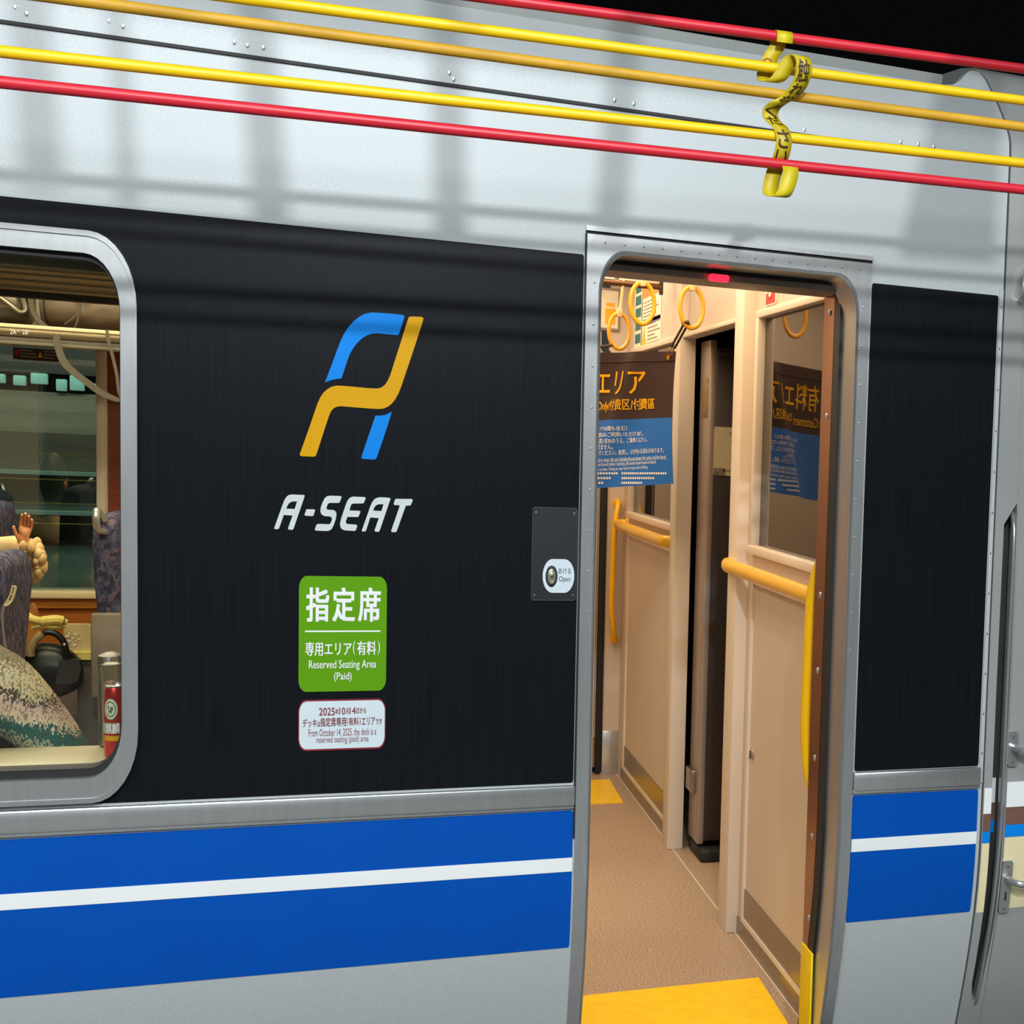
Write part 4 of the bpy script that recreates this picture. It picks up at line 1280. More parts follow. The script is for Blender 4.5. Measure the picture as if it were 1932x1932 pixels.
sb = thing('silver_bag', (-1.2, 3.5, ZR), 'crumpled shiny dark grey bag on the far rack, left of the duffel', 'bag')
blob('bag_body', [((-1.35, 3.5, ZR + .08), .05, .05), ((-1.33, 3.5, ZR + .085), .13, .085), ((-1.25, 3.5, ZR + .095), .14, .10), ((-1.16, 3.5, ZR + .09), .14, .092), ((-1.10, 3.5, ZR + .085), .135, .085), ((-1.085, 3.5, ZR + .08), .10, .06)], M['bag_s'], sb, 2, .12, 1, 9)
finish('drawstring_flap', MB().tube(crv([sp(0, 560, 3.345), sp(20, 575, 3.34), sp(38, 588, 3.34), sp(48, 582, 3.35), sp(40, 555, 3.36)], 6), .008, 8), M['bag_s'], sb)

# sticker on the far window
a, b = spot(24, 655, 1, YFAR - .03), spot(117, 683, 1, YFAR - .03)
t = thing('safety_sticker', ((a.x + b.x) / 2, YFAR - .025, b.z), 'dark brown safety sticker at the top of the far cabin window', 'sticker')
finish('sheet', MB().box(a.x, b.x, YFAR - .0255, YFAR - .0225, b.z, a.z), mat('dark_brown_sheet', (66, 44, 34), .5), t)
finish('red_mark', MB().box(a.x + .006, a.x + .018, YFAR - .027, YFAR - .025, b.z + .014, a.z - .01), M['red'], t)
mb = MB()
cx = a.x + .088
mb.faces([(cx - .008, YFAR - .0262, b.z + .012), (cx + .008, YFAR - .0262, b.z + .012), (cx, YFAR - .0262, a.z - .01)], [(0, 1, 2)])
finish('yellow_triangle', mb, M['ink_y'], t)
mb = MB()
for k in range(3): mb.box(a.x + .022, a.x + .075 - .012 * (k == 2), YFAR - .0262, YFAR - .025, b.z + .010 + k * .012, b.z + .015 + k * .012).box(a.x + .10, b.x - .006 - .02 * (k == 0), YFAR - .0262, YFAR - .025, b.z + .010 + k * .012, b.z + .015 + k * .012)
finish('print_lines', mb, M['grey_ink'], t)


# seats
def seat(x, y, label, facing, wid=.42, z_top=1.2):
    """coach seat; facing +1 looks towards +x"""
    t = thing('coach_seat', (x, y, 0.0), label, 'seat', 'navy coach seats')
    f = facing
    mb = MB()
    prf_ = [(0.0, .44), (.012, .60), (.03, .80), (.046, .98), (.055, z_top - .06), (.045, z_top - .015), (.02, z_top), (-.02, z_top - .01), (-.035, z_top - .05), (-.04, .95), (-.055, .7), (-.06, .45)]
    k = len(prf_)
    cols_ = []
    for v, ins in ((-wid / 2, .02), (-wid / 2 + .02, .0), (wid / 2 - .02, .0), (wid / 2, .02)):
        cols_.append([mb.bm.verts.new((x - f * (a if ins == 0 else a * .8), y + v, zz - (ins if zz > .9 else 0))) for a, zz in prf_])
    for A, B in zip(cols_, cols_[1:]):
        for j in range(k): mb.bm.faces.new((A[j], A[(j + 1) % k], B[(j + 1) % k], B[j]))
    mb.bm.faces.new(cols_[0]); mb.bm.faces.new(cols_[-1][::-1])
    o = finish('backrest', mb, M['fabric'], t, 60)
    s = o.modifiers.new('smooth', 'SUBSURF'); s.levels = s.render_levels = 2
    finish('seat_cushion', MB().box(min(x, x + f * .26), max(x, x + f * .26), y - wid / 2, y + wid / 2, .34, .45, .03, 4), M['fabric'], t)
    finish('seat_shell', MB().box(min(x - f * .03, x + f * .24), max(x - f * .03, x + f * .24), y - wid / 2 + .02, y + wid / 2 - .02, .24, .345, .01), M['seatgrey'], t)
    finish('pedestal', MB().box(x - .03, x + .12 * f + .03, y - .1, y + .1, 0, .25, .01), M['seatgrey'], t)
    finish('grip_handle', MB().tube(crv([(x - f * .01, y - wid / 2 + .03, z_top - .03), (x - f * .028, y - wid / 2 + .0, z_top + .012), (x - f * .03, y - wid / 2 - .02, z_top - .01), (x - f * .026, y - wid / 2 - .018, z_top - .05), (x - f * .01, y - wid / 2 + .01, z_top - .062)], 6), .011, 10), M['steel_b'], t)
    return t


# right seat seen in profile at the right edge of the window
s1 = seat(-0.755, 2.95, 'navy patterned coach seat at the right edge of the window, silver grip on its shoulder', 1, .5, 1.215)
finish('back_shell', MB().box(-.800, -.70, 2.66, 2.69, .60, .885, .01), M['seatgrey'], s1)
s2 = seat(-0.925, 1.95, 'nearer navy patterned coach seat at the left edge of the window, below the raised hand', -1, .46, 1.145)
s3 = seat(-1.145, 3.05, 'farther navy coach seat whose rounded edge shows above the fleece sleeve', -1, .46, 1.235)
seat(-1.02, .52, 'navy coach seat under the passenger in the knitted sweater', 1, .44, 1.15)
seat(-1.52, 2.56, 'navy coach seat under the passenger with the fleece cuff', 1, .44, 1.18)
# hook with a strap hanging on the nearer seat
t = thing('lanyard', (-.885, 1.71, 1.06), 'pale ladder-like lanyard hanging on the side of the nearer navy seat', 'lanyard')
mb = MB()
pa = [sp(24, 1105, 1.70), sp(20, 1120, 1.70), sp(14, 1133, 1.70), sp(8, 1142, 1.70)]
pb_ = [sp(30, 1107, 1.70), sp(26, 1122, 1.70), sp(20, 1136, 1.70), sp(10, 1143, 1.70)]
mb.tube(crv(pa, 5), .0022, 6).tube(crv(pb_, 5), .0032, 6)
for u, v in zip(pa, pb_): mb.tube([u, v], .0018, 6)
finish('cord_ladder', mb, M['strap'], t)
finish('cord_tail', MB().tube(crv([sp(7, 1142, 1.70), sp(4, 1165, 1.70), sp(6, 1190, 1.70), sp(9, 1212, 1.70), sp(11, 1235, 1.70)], 5), .003, 6), M['jamb'], t)

# fold-out table, handbag, cloth, armrest
t = thing('fold_out_table', (-.83, 3.0, .70), 'cream rounded fold-out table beyond the black handbag', 'table')
A = [(120, 1178), (165, 1178), (178, 1184), (187, 1195), (192, 1212), (193, 1236), (190, 1240), (140, 1240), (120, 1236)]
mb = MB().plate([[(lambda p: (p.x, p.z))(sp(*q, 2.98)) for q in A]], lambda x, z, d: (x, 2.98 + d, z), .03)
finish('table_top', mb, M['table'], t)
A = [(138, 1231), (193, 1231), (193, 1243), (189, 1245), (150, 1245)]
finish('table_edge', MB().plate([[(lambda p: (p.x, p.z))(sp(*q, 2.965)) for q in A]], lambda x, z, d: (x, 2.965 + d, z), .05), M['cloth'], t)
finish('table_leg', MB().box(-.885, -.805, 2.99, 3.05, 0, .70, .008), mat('table_pillar', (92, 82, 72), .5), t)
t = thing('armrest', (-1.05, 3.2, .6), 'amber rounded seat side beyond the knitted sweater', 'armrest')
A = [(8, 1215), (35, 1180), (48, 1150), (60, 1135), (70, 1165), (75, 1200), (70, 1260), (45, 1258), (20, 1245), (8, 1230)]
finish('panel', MB().plate([rnd([(lambda p: (p.x, p.z))(sp(*q, 3.30)) for q in A], 2)], lambda x, z, d: (x, 3.30 + d, z), .05), M['amber'], t)
finish('support', MB().box(-1.13, -1.07, 3.30, 3.35, 0, .66), M['amber'], t)
t = thing('armrest', (-.78, 3.1, .6), 'rust coloured seat side at the right edge of the window', 'armrest')
A = [(196, 1168), (202, 1178), (206, 1192), (240, 1205), (240, 1225), (196, 1225), (190, 1190)]
finish('panel', MB().plate([[(lambda p: (p.x, p.z))(sp(*q, 3.23)) for q in A]], lambda x, z, d: (x, 3.23 + d, z), .05), mat('rust_armrest', (188, 92, 48), .4), t)
A = [(200, 1225), (240, 1225), (240, 1262), (200, 1250)]
finish('lower_shell', MB().plate([[(lambda p: (p.x, p.z))(sp(*q, 3.23)) for q in A]], lambda x, z, d: (x, 3.23 + d, z), .05), M['plum'], t)
finish('support', MB().box(-.79, -.72, 3.24, 3.28, 0, .7), M['plum'], t)
t = thing('yellow_cloth', (-.95, 2.93, .8), 'folded pale yellow cloth lying over the black handbag strap', 'cloth')
finish('fold', MB().tube(crv([sp(46, 1146, 2.94), sp(50, 1160, 2.93), (sp(60, 1168, 2.92)), sp(80, 1172, 2.91), sp(105, 1170, 2.91), sp(126, 1174, 2.92)], 6), [.010] * 6 + [.014] * 12 + [.018] * 10 + [.010] * 3, 10), M['cloth'], t)
finish('under_fold', MB().tube(crv([sp(62, 1185, 2.92), sp(80, 1180, 2.91), sp(100, 1183, 2.91), sp(122, 1181, 2.92)], 6), .009, 8), M['cloth'], t)
hb = thing('handbag', (-.94, 2.9, .58), 'black leather handbag with a striped handle and a flower charm', 'bag')
c0 = sp(100, 1262, 2.88)
blob('bag_body', [((c0.x - .075, 2.9, c0.z), .02, .04), ((c0.x - .07, 2.9, c0.z), .05, .075), ((c0.x - .035, 2.9, c0.z - .005), .06, .095), ((c0.x + .01, 2.9, c0.z - .01), .06, .098), ((c0.x + .05, 2.9, c0.z - .012), .055, .075), ((c0.x + .078, 2.9, c0.z - .02), .04, .05), ((c0.x + .085, 2.9, c0.z - .02), .015, .02)], M['blackbag'], hb, 2, .05, 1, 3)
hpth = crv([sp(58, 1240, 2.85), sp(60, 1222, 2.85), sp(70, 1204, 2.85), sp(88, 1193, 2.85), sp(105, 1196, 2.85), sp(118, 1208, 2.85), sp(124, 1224, 2.85), sp(126, 1244, 2.85)], 6)
finish('handle', MB().tube(hpth, .011, 10, .9), M['blackbag'], hb)
tag(finish('handle_wrap', MB().tube(hpth[1:17], .0135, 10, .9), mat('striped_scarf', (150, 130, 96), .7, 0, .4, 60, (6, 1, 1)), hb), 'striped scarf wound round the handle')
mb = MB()
rr = random.Random(3)
for k in range(26):
    p = sp(122 + rr.uniform(-1, 30), 1196 + rr.uniform(0, 24), 2.83)
    mb.lathe(p, [(.0005, -.005), (.005, -.002), (.005, .003), (.0005, .006)], 8, 'y', .7)
tag(finish('flower_charm', mb, mat('flower_print', (214, 190, 160), .6, 0, .5, 90), hb), 'cluster of small pale flowers')
finish('front_pocket', MB().plate([[(lambda p: (p.x, p.z))(sp(*q, 2.835)) for q in ((112, 1246), (150, 1244), (153, 1262), (146, 1286), (128, 1292), (104, 1291))]], lambda x, z, d: (x, 2.835 + d, z), .03), mat('pocket_leather', (48, 48, 46), .4), hb)
# seat base seen behind the bag
t = thing('foot_locker', (-.84, 3.3, 0), 'dim grey box on the cabin floor under the table', 'box')
finish('box_body', MB().box(-1.0, -.78, 3.3, 3.6, 0, .60, .02), mat('dim_mauve', (120, 104, 92), .6), t)
finish('box_lid', MB().box(-1.01, -.77, 3.28, 3.6, .42, .45, .008), mat('dim_mauve_lid', (104, 90, 80), .6), t)

# can and clear tub on the near sill
cc = Vector((-.4285, .2, .868))
cn = thing('drink_can', cc, 'tall red drink can standing on the near window sill', 'drink can')
RC = .030
finish('can_body', MB().lathe(cc, [(.024, 0), (.029, .004), (RC, .010), (RC, .122), (RC + .0005, .128), (.027, .140)], 36, 'z', .66), M['can'], cn)
finish('can_lid', MB().lathe(cc, [(.027, .139), (.0275, .144), (.026, .1445), (.0255, .141), (.0001, .141)], 36, 'z', .66), M['can_top'], cn)


def oncan(x0, x1, z0, z1, off=.0004):
    """rectangle wrapped round the can; x0..x1 as angles in degrees from the front"""
    def f(u, v):
        a = math.radians(x0 + (x1 - x0) * u)
        return (cc.x + (RC + off) * math.sin(a) * .66, cc.y - (RC + off) * math.cos(a), cc.z + z0 + (z1 - z0) * v)
    return f


mb = MB()
for off, r, mk in ((.0004, 1.0, 0), (.0007, .9, 1), (.0010, .72, 0), (.0013, .6, 1)):
    f = oncan(-52, 22, .077, .121, off)
    n = 28
    mb.slot = mk
    cvt = mb.bm.verts.new(f(.5, .5))
    ring = [mb.bm.verts.new(f(.5 + .5 * r * math.cos(2 * math.pi * i / n), .5 + .5 * r * math.sin(2 * math.pi * i / n))) for i in range(n)]
    for i in range(n): mb.bm.faces.new((cvt, ring[i], ring[(i + 1) % n])).material_index = mk
mb.slot = 0
f = oncan(-52, 22, .077, .121, .0017)
for u0, v0, u1, v1 in ((.38, .35, .62, .48), (.5, .45, .68, .62), (.32, .5, .42, .66), (.42, .28, .46, .38), (.56, .28, .6, .38)):
    mb.faces([f(u0, v0), f(u1, v0), f(u1, v1), f(u0, v1)], [(0, 1, 2, 3)])
finish('round_emblem', mb, [M['emblem'], M['emblem_c']], cn)
mb = MB()
write(mb, '淡麗', oncan(-120, -48, .050, .072), .03)
write(mb, '麒麟', oncan(-46, 30, .050, .072), .03)
finish('lettering', mb, M['ink_w'], cn)
mb = MB()
f = oncan(-60, 30, .036, .046)
for i in range(12):
    mb.faces([f(i / 12, 0), f((i + 1) / 12, 0), f((i + 1) / 12, 1), f(i / 12, 1)], [(0, 1, 2, 3)])
finish('gold_ribbon', mb, M['gold'], cn)
tc_ = thing('plastic_tub', (-.423, .262, .868), 'clear plastic tub with pink contents behind the red can', 'tub')
finish('tub_wall', MB().lathe((-.452, .32, .868), [(.028, 0), (.032, .14), (.034, .17), (.0325, .17), (.030, .14), (.026, .004)], 24, 'z', .7), M['cup'], tc_)
finish('tub_lid', MB().lathe((-.452, .32, .868), [(.034, .168), (.034, .174), (.03, .186), (.012, .192), (.0001, .192)], 24, 'z', .7), M['cup'], tc_)
finish('pink_contents', MB().lathe((-.452, .32, .868), [(.02, .005), (.024, .10), (.02, .13), (.0001, .135)], 18, 'z', .7), mat('pink_sweets', (226, 150, 130), .6, 0, .4, 90), tc_)


# ---- people
def figure(name, joints, edges, m, parent, root=0, origin=(0, 0, 0), sx=0.58, lv=2):
    """skinned body; joints (x, y, z, r) in metres about origin, then narrowed along the train like everything else here"""
    me = bpy.data.meshes.new('tmp')
    me.from_pydata([j[:3] for j in joints], edges, [])
    o = bpy.data.objects.new('tmp', me)
    COL.objects.link(o)
    sk = o.modifiers.new('s', 'SKIN')
    sk.use_smooth_shade = True
    for i, j in enumerate(joints):
        me.skin_vertices[0].data[i].radius = (j[3], j[3] if len(j) < 5 else j[4])
        me.skin_vertices[0].data[i].use_root = (i == root)
    ss = o.modifiers.new('u', 'SUBSURF')
    ss.levels = ss.render_levels = lv
    dg = bpy.context.evaluated_depsgraph_get()
    nm = bpy.data.meshes.new_from_object(o.evaluated_get(dg))
    bpy.data.objects.remove(o)
    for v in nm.vertices: v.co.x *= sx
    nm.materials.clear()
    nm.materials.append(m)
    for p in nm.polygons: p.use_smooth = True
    nm.name = name
    ob = bpy.data.objects.new(name, nm)
    COL.objects.link(ob)
    ob.parent = parent
    q, s = parent, Vector((0, 0, 0))
    while q:
        s += q.location
        q = q.parent
    ob.location = Vector(origin) - s
    return ob


def head(parent, o, sx, facing):
    """head with face and hair about point o; facing = unit vector in plan"""
    f = Vector(facing)
    s_ = Vector((-f.y, f.x, 0))
    mb = MB()
    b = bmesh.new()
    bmesh.ops.create_icosphere(b, subdivisions=3, radius=1)
    for v in b.verts:
        p = v.co.copy()
        jaw = 1 - .28 * max(0, -p.z) ** 1.3
        v.co = Vector((0, 0, 0)) + f * p.x * .098 * jaw + s_ * p.y * .078 * jaw + Vector((0, 0, p.z * .118))
    mb.merge(b)
    for loc, r in ((f * .099 + Vector((0, 0, -.010)), .012), (f * .102 + Vector((0, 0, -.022)), .012), (f * .082 + Vector((0, 0, -.075)), .02), (s_ * .078 + Vector((0, 0, -.01)), .022), (s_ * -.078 + Vector((0, 0, -.01)), .022)):
        b = bmesh.new()
        bmesh.ops.create_icosphere(b, subdivisions=2, radius=r)
        bmesh.ops.translate(b, vec=loc, verts=b.verts)
        mb.merge(b)
    for v in mb.bm.verts: v.co = Vector(o) + Vector((v.co.x * sx, v.co.y, v.co.z))
    h_ = finish('head', mb, M['skin'], parent, 180)
    mb = MB()
    b = bmesh.new()
    bmesh.ops.create_icosphere(b, subdivisions=3, radius=1)
    for v in b.verts:
        p = v.co.copy()
        cut = p.x > .45 and p.z < .35
        k = .9 if cut else 1.0
        v.co = f * (p.x * .108 - .014) * k + s_ * p.y * .09 * k + Vector((0, 0, p.z * .13 * k + .012))
    mb.merge(b)
    for v in mb.bm.verts: v.co = Vector(o) + Vector((v.co.x * sx, v.co.y, v.co.z))
    finish('hair', mb, M['hair'], parent, 180)
    mb = MB()
    for sg_ in (-1, 1):
        b = bmesh.new()
        bmesh.ops.create_icosphere(b, subdivisions=2, radius=.009)
        bmesh.ops.translate(b, vec=f * .088 + s_ * .03 * sg_ + Vector((0, 0, .012)), verts=b.verts)
        mb.merge(b)
    for v in mb.bm.verts: v.co = Vector(o) + Vector((v.co.x * sx, v.co.y, v.co.z))
    finish('eyes', mb, M['rubber'], parent, 180)
    mb = MB()
    b = bmesh.new()
    bmesh.ops.create_icosphere(b, subdivisions=2, radius=1)
    for v in b.verts: v.co = f * (.084 + v.co.x * .009) + s_ * v.co.y * .022 + Vector((0, 0, -.05 + v.co.z * .007))
    mb.merge(b)
    for v in mb.bm.verts: v.co = Vector(o) + Vector((v.co.x * sx, v.co.y, v.co.z))
    finish('mouth', mb, mat('lips', (170, 84, 74), .5), parent, 180)
    return h_


p1 = thing('person', (-.78, .52, .0), 'seated passenger in a patterned knitted sweater leaning by the near window', 'person')
O1 = (-.745, .50, .84)
# pelvis, waist, chest, shoulders ; arms
J = [(.03, .0, -.26, .20, .14), (.06, .0, -.12, .20, .14), (.0, .0, .02, .155, .125), (-.01, .0, .13, .13, .11), (-.09, .0, .215, .06, .06),
     (.17, -.03, .125, .09), (.335, -.05, -.015, .080), (.43, -.06, -.15, .074), (.26, -.10, -.24, .05), (.08, -.12, -.26, .042),
     (-.17, .02, .11, .08), (-.26, .06, -.08, .07), (-.24, .0, -.26, .055)]
ED = [(0, 1), (1, 2), (2, 3), (3, 4), (3, 5), (5, 6), (6, 7), (7, 8), (8, 9), (3, 10), (10, 11), (11, 12)]
figure('body', J, ED, M['knit'], p1, 0, O1)
J = [(0, 0, -.28, .11), (.0, -.08, -.29, .095), (.40, -.10, -.30, .085), (.44, -.10, -.56, .06), (.45, -.10, -.79, .045), (.0, .1, -.29, .095), (.40, .12, -.30, .085), (.44, .12, -.56, .06), (.45, .12, -.79, .045)]
figure('trousers', J, [(0, 1), (1, 2), (2, 3), (3, 4), (0, 5), (5, 6), (6, 7), (7, 8)], mat('dark_trousers', (40, 42, 52), .8), p1, 0, O1)
J = [(-.09, 0, .20, .055), (-.13, 0, .26, .05), (-.16, 0, .32, .05)]
figure('neck', J, [(0, 1), (1, 2)], M['skin'], p1, 0, O1)
head(p1, (O1[0] - .10, O1[1], O1[2] + .40), .58, (1, 0, 0))


def hand(parent, wrist, dirv, side_v, nrm, m, sx=.58, curl=.25, scale=1.0):
    """palm with four fingers and a thumb, as one skinned surface each"""
    d, s, n = Vector(dirv).normalized(), Vector(side_v).normalized(), Vector(nrm).normalized()
    J, E_ = [], []

    def add(p, r):
        J.append((p.x, p.y, p.z, r * scale))
        return len(J) - 1
    w0 = add(Vector((0, 0, 0)), .022)
    p0 = add(d * .035 * scale, .028)
    p1_ = add(d * .065 * scale, .032)
    E_ += [(w0, p0), (p0, p1_)]
    for k, (off, ln) in enumerate(((-.030, .062), (-.010, .075), (.010, .070), (.029, .055))):
        a = add((d * .085 + s * off) * scale, .0095)
        q = Vector((d * .085 + s * off) * scale)
        E_.append((p1_, a))
        dd = d.copy()
        for f_ in (.45, .32, .23):
            dd = (dd + n * curl * (1 + .2 * k)).normalized()
            q = q + dd * ln * f_ * scale
            b = add(q, .0085)
            E_.append((a, b))
            a = b
    q = (d * .03 - s * .03) * scale
    a = add(q, .012)
    E_.append((p0, a))
    dd = (d * .7 - s * .7).normalized()
    for f_ in (.034, .028):
        q = q + dd * f_ * scale
        b = add(q, .010)
        E_.append((a, b))
        a = b
        dd = (dd + d * .35).normalized()
    return figure('hand', J, E_, m, parent, 0, wrist, sx, 2)


hand(p1, (O1[0] + .03 * .58, O1[1] - .13, O1[2] - .265), (-1, .2, -.05), (0, 1, 0), (0, 0, -1), M['skin'])

p2 = thing('person', (-1.22, 2.2, 0), 'passenger by the left navy seat raising a hand with a fleece cuffed cream sleeve', 'person')
O2 = (-1.30, 2.54, .80)
toW = lambda p: ((p.x - O2[0]) / .58, p.y - O2[1], p.z - O2[2])
el = spot(-30, 1045, 1, 2.34)
wr = spot(40, 1030, 1, 2.25)
J = [(-.02, 0, -.30, .14, .12), (0, 0, -.1, .14, .11), (0, 0, .1, .14, .11), (0, 0, .18, .10, .09), (0, 0, .26, .055), (.16, -.02, .16, .07), toW(el) + (.052,), toW(spot(10, 1036, 1, 2.28)) + (.042,), toW(wr) + (.036,),
     (-.17, 0, .16, .07), (-.2, .05, -.08, .06), (-.08, .15, -.2, .05)]
figure('body', J, [(0, 1), (1, 2), (2, 3), (3, 4), (3, 5), (5, 6), (6, 7), (7, 8), (3, 9), (9, 10), (10, 11)], mat('cream_sweater', (236, 208, 156), .85, 0, .05, 60), p2, 0, O2)
mb = MB()
rr = random.Random(5)
cuff = [spot(x, y, 1, 2.2) for x, y in ((42, 1044), (52, 1036), (62, 1040), (72, 1050), (78, 1062), (72, 1078), (62, 1086), (50, 1066), (58, 1056), (66, 1066), (44, 1054), (55, 1075), (68, 1034), (80, 1052), (60, 1028))]
for p in cuff:
    for _ in range(5):
        b = bmesh.new()
        bmesh.ops.create_icosphere(b, subdivisions=2, radius=rr.uniform(.013, .021))
        q = p + Vector((rr.uniform(-.008, .008), rr.uniform(-.03, .03), rr.uniform(-.014, .014)))
        for v in b.verts: v.co = Vector((v.co.x * .62, v.co.y, v.co.z)) + q
        mb.merge(b)
tag(finish('fleece_cuff', mb, M['fleece'], p2, 180), 'curly cream fleece cuff')
hand(p2, spot(42, 1030, 1, 2.2), (.30, -.1, 1), (1, .3, -.2), (0, -1, 0), M['skin'], .62, .22, .70)
J = [(0, 0, -.30, .12), (.0, -.08, -.34, .10), (.40, -.10, -.34, .085), (.44, -.10, -.6, .06), (.45, -.10, -.74, .05), (.0, .1, -.34, .10), (.40, .12, -.34, .085), (.44, .12, -.6, .06), (.45, .12, -.74, .05)]
figure('trousers', J, [(0, 1), (1, 2), (2, 3), (3, 4), (0, 5), (5, 6), (6, 7), (7, 8)], bpy.data.materials['dark_trousers'], p2, 0, O2)
head(p2, (O2[0], O2[1], O2[2] + .42), .58, (0.4, -.9, 0))

# ================================================================== ROPES IN FRONT OF THE CAR
YR = -0.7
for nm, m, (xa, za), (xb, zb), lb in (
        ('red', 'rope_r', (.1973, 2.2118), (1.0767, 2.2429), 'topmost red barrier rope, against the dark above the roof'),
        ('yellow', 'rope_y', (-.1426, 2.153), (1.0794, 2.1871), 'bright clean yellow barrier rope, second from the top'),
        ('ochre', 'rope_o', (-.3639, 2.1147), (1.0817, 2.1404), 'dirty ochre barrier rope, the middle one of the five'),
        ('yellow', 'rope_y', (-.4504, 2.0306), (1.0848, 2.0766), 'yellow barrier rope next above the lowest red rope'),
        ('red', 'rope_r', (-.4507, 1.9891), (1.0871, 2.0295), 'lowest red barrier rope, across the upper car side')):
    sl = (zb - za) / (xb - xa)
    x0, x1 = -1.6, 2.4
    pts = [(x, YR, za + sl * (x - xa)) for x in [x0 + (x1 - x0) * i / 12 for i in range(13)]]
    r = .0088 if m == 'rope_r' else .0086
    tag(finish('barrier_rope', MB().tube(pts, r, 14), M[m]), lb, 'rope', 'platform barrier ropes')

# warning tape woven through the ropes
tp = thing('warning_tape', (.64, YR, 1.97), 'yellow lettered warning tape woven vertically through the five ropes', 'tape')
TPX = lambda x, y, dy: (lambda p: (p.x, YR + dy, p.z))(spot(1380 + x * .2857, y * .2857, 1, YR))
TP = [(338, 295, -.013), (341, 240, -.014), (345, 206, 0.0), (330, 222, .013), (316, 290, .012), (272, 370, .014), (246, 440, .016), (232, 500, .013), (240, 542, -.002), (290, 535, -.014), (330, 480, -.02), (365, 415, -.026), (408, 398, -.036), (430, 440, -.045), (430, 520, -.045), (408, 600, -.032), (362, 655, -.013),
      (310, 680, -.006), (276, 710, .010), (270, 752, .014), (285, 800, .006), (316, 845, -.006), (330, 905, -.013), (332, 960, -.014), (324, 1030, -.006), (308, 1090, .012), (284, 1180, .016), (268, 1260, .012), (285, 1298, -.002), (325, 1296, -.014), (355, 1230, -.018), (376, 1150, -.015), (380, 1096, -.004), (380, 1110, .011)]
P3 = crv([TPX(*p) for p in TP], 6)
HW = .0134
mb = MB()
rows_ = []
for i, p in enumerate(P3):
    t_ = (P3[min(i + 1, len(P3) - 1)] - P3[max(i - 1, 0)]).normalized()
    W = Vector((1, 0, .03)) * HW
    nn = W.cross(t_).normalized() * .0006
    rows_.append([mb.bm.verts.new(q) for q in (p - W - nn, p + W - nn, p + W + nn, p - W + nn)])
for A, B in zip(rows_, rows_[1:]):
    for j in range(4): mb.bm.faces.new((A[j], A[(j + 1) % 4], B[(j + 1) % 4], B[j]))
mb.bm.faces.new(rows_[0][::-1]); mb.bm.faces.new(rows_[-1])
finish('tape_band', mb, M['tape'], tp, 180)
cum = [0.0]
for a, b in zip(P3, P3[1:]): cum.append(cum[-1] + (b - a).length)


def near_s(cy, lo=60, hi=160):
    """arc length where the band passes crop row cy (front run)"""
    zt_ = TPX(330, cy, 0)[2]
    best = min(range(lo, min(hi, len(P3))), key=lambda i: abs(P3[i].z - zt_))
    return cum[best]


def at_s(s):
    for i in range(len(cum) - 1):
        if cum[i + 1] >= s:
            t_ = (s - cum[i]) / max(1e-9, cum[i + 1] - cum[i])
            return P3[i].lerp(P3[i + 1], t_)
    return P3[-1]


mb = MB()
for ch, cy, hh, lo, hi in (('触', 485, .038, 72, 92), ('れ', 600, .024, 80, 98), ('な', 655, .02, 90, 104), ('く', 722, .026, 100, 118), ('だ', 805, .024, 110, 128), ('さ', 925, .032, 120, 142), ('い', 1045, .028, 132, 152)):
    s0 = near_s(cy, lo, hi)

    def f(u, v, s0=s0, hh=hh):
        p = at_s(s0 + hh * (.5 - v))
        q = at_s(s0 + hh * (.5 - v) + .001)
        t_ = (q - p).normalized() if (q - p).length > 1e-9 else Vector((0, 0, -1))
        n_ = Vector((1, 0, 0)).cross(t_)
        if n_.y > 0: n_ = -n_
        return p + Vector((1, 0, .03)) * HW * 1.5 * (u - .5) + n_.normalized() * .0014
    write(mb, ch, f, .012)
finish('lettering', mb, M['ink'], tp, None)
q0 = at_s(near_s(430, 30, 42))
mb = MB().tube([q0 + Vector((.008 * math.cos(a), -.0022 - .004 * math.sin(a) * 0, .0105 * math.sin(a))) for a in [2 * math.pi * i / 20 for i in range(20)]], .0011, 6, 1, True)
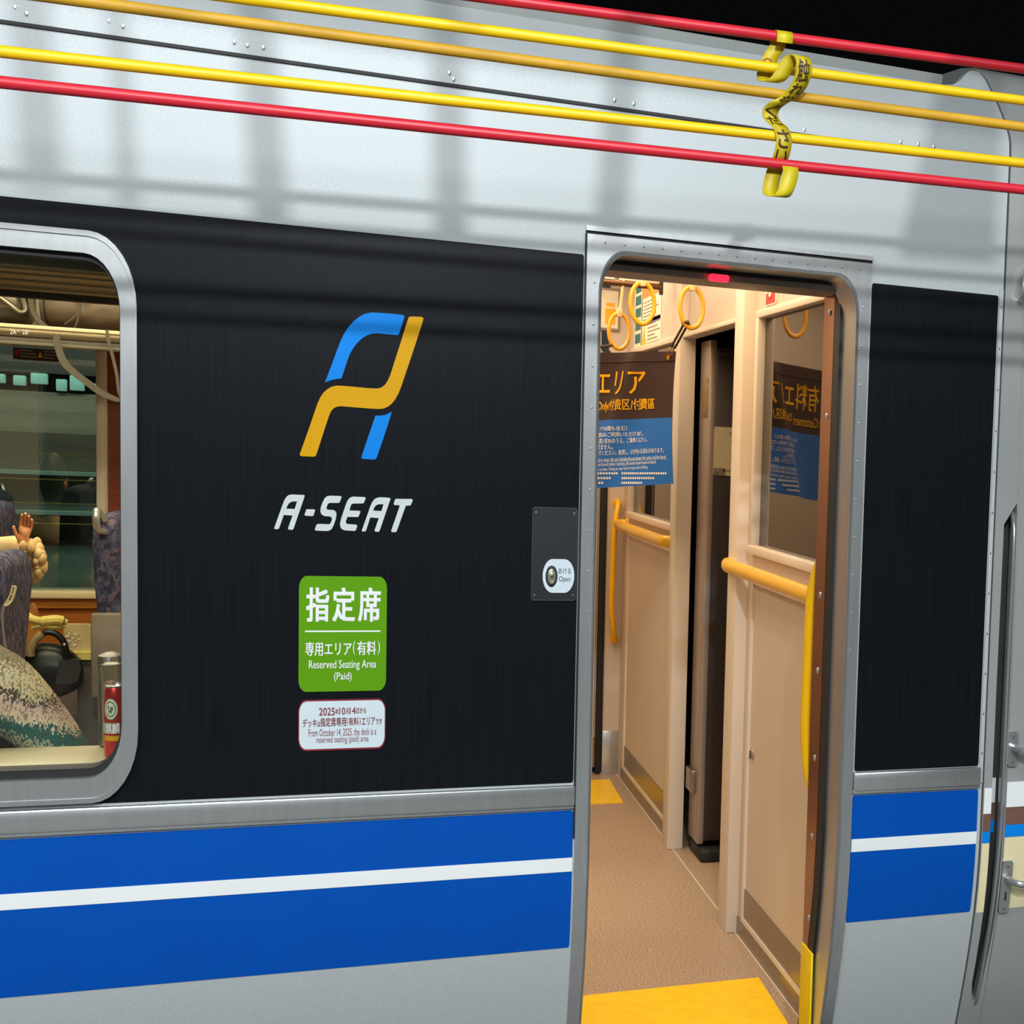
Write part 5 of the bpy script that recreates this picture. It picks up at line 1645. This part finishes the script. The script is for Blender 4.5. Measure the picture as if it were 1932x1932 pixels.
mb.box(q0.x - .004, q0.x + .004, q0.y - .0028, q0.y - .0018, q0.z - .001, q0.z + .001).box(q0.x - .001, q0.x + .001, q0.y - .0028, q0.y - .0018, q0.z - .006, q0.z + .006)
finish('red_stamp', mb, mat('stamp_red', (150, 60, 30), .6), tp)

# ================================================================== PLATFORM AROUND THE CAMERA
struct('floor_platform', MB().box(-9, 9, -12, -0.12, -0.25, -0.06), M['concrete'], 'platform surface')
struct('ceiling_platform', MB().box(-9, 9, -12, -1.6, 4.75, 4.85), mat('platform_ceiling', (150, 152, 150), .7), 'ceiling over the platform')
# unseen rods added to cast shade bands on the upper car side
LP = plo.location
YP = -1.55
for i, (pxt, pxb, wd_) in enumerate(((52, 82, 62), (218, 243, 30), (478, 512, 62), (835, 852, 62), (1178, 1150, 62))):
    ends = []
    for px, py in ((pxt, 8), (pxb, (345, 385, 415, 445, 440)[i])):
        s = side(px, py)
        k = (YP - LP.y) / (s.y - LP.y)
        ends.append(LP + (s - LP) * k)
    up = ends[0] + (ends[0] - ends[1]) * .9
    r = wd_ / 2 * .00105 * (YP - LP.y) / (0 - LP.y)
    tag(finish('shade_rod', MB().tube([ends[1], ends[0], up], r, 12), M['steel_dk']),
        ('added shade rod above the left window edge', 'thin added shade rod, second from the left', 'added shade rod left of the emblem', 'added shade rod right of the emblem', 'added shade rod over the doorway')[i], 'shade rod', 'added shade rods over the platform edge')

# unseen board added to shade the upper car end
bd = []
for px, py in ((1775, 165), (1700, 485), (1876, 500), (1884, 185)):
    q = side(px, py)
    k = (YP - LP.y) / (q.y - LP.y)
    p = LP + (q - LP) * k
    bd.append((p.x, p.z))
bd[0] = (bd[0][0], bd[0][1] + .0)
t = thing('shade_board', (sum(p[0] for p in bd) / 4, YP, bd[0][1]), 'dark unseen board added among the shade rods to shade the car end', 'board')
finish('panel', MB().plate([bd], lambda x, z, d: (x, YP + d, z), .02), M['steel_dk'], t)
for p in (bd[0], bd[3]):
    finish('hanger', MB().tube([(p[0], YP + .01, p[1] - .01), (p[0], YP + .01, 4.75)], .008, 8), M['steel_dk'], t)
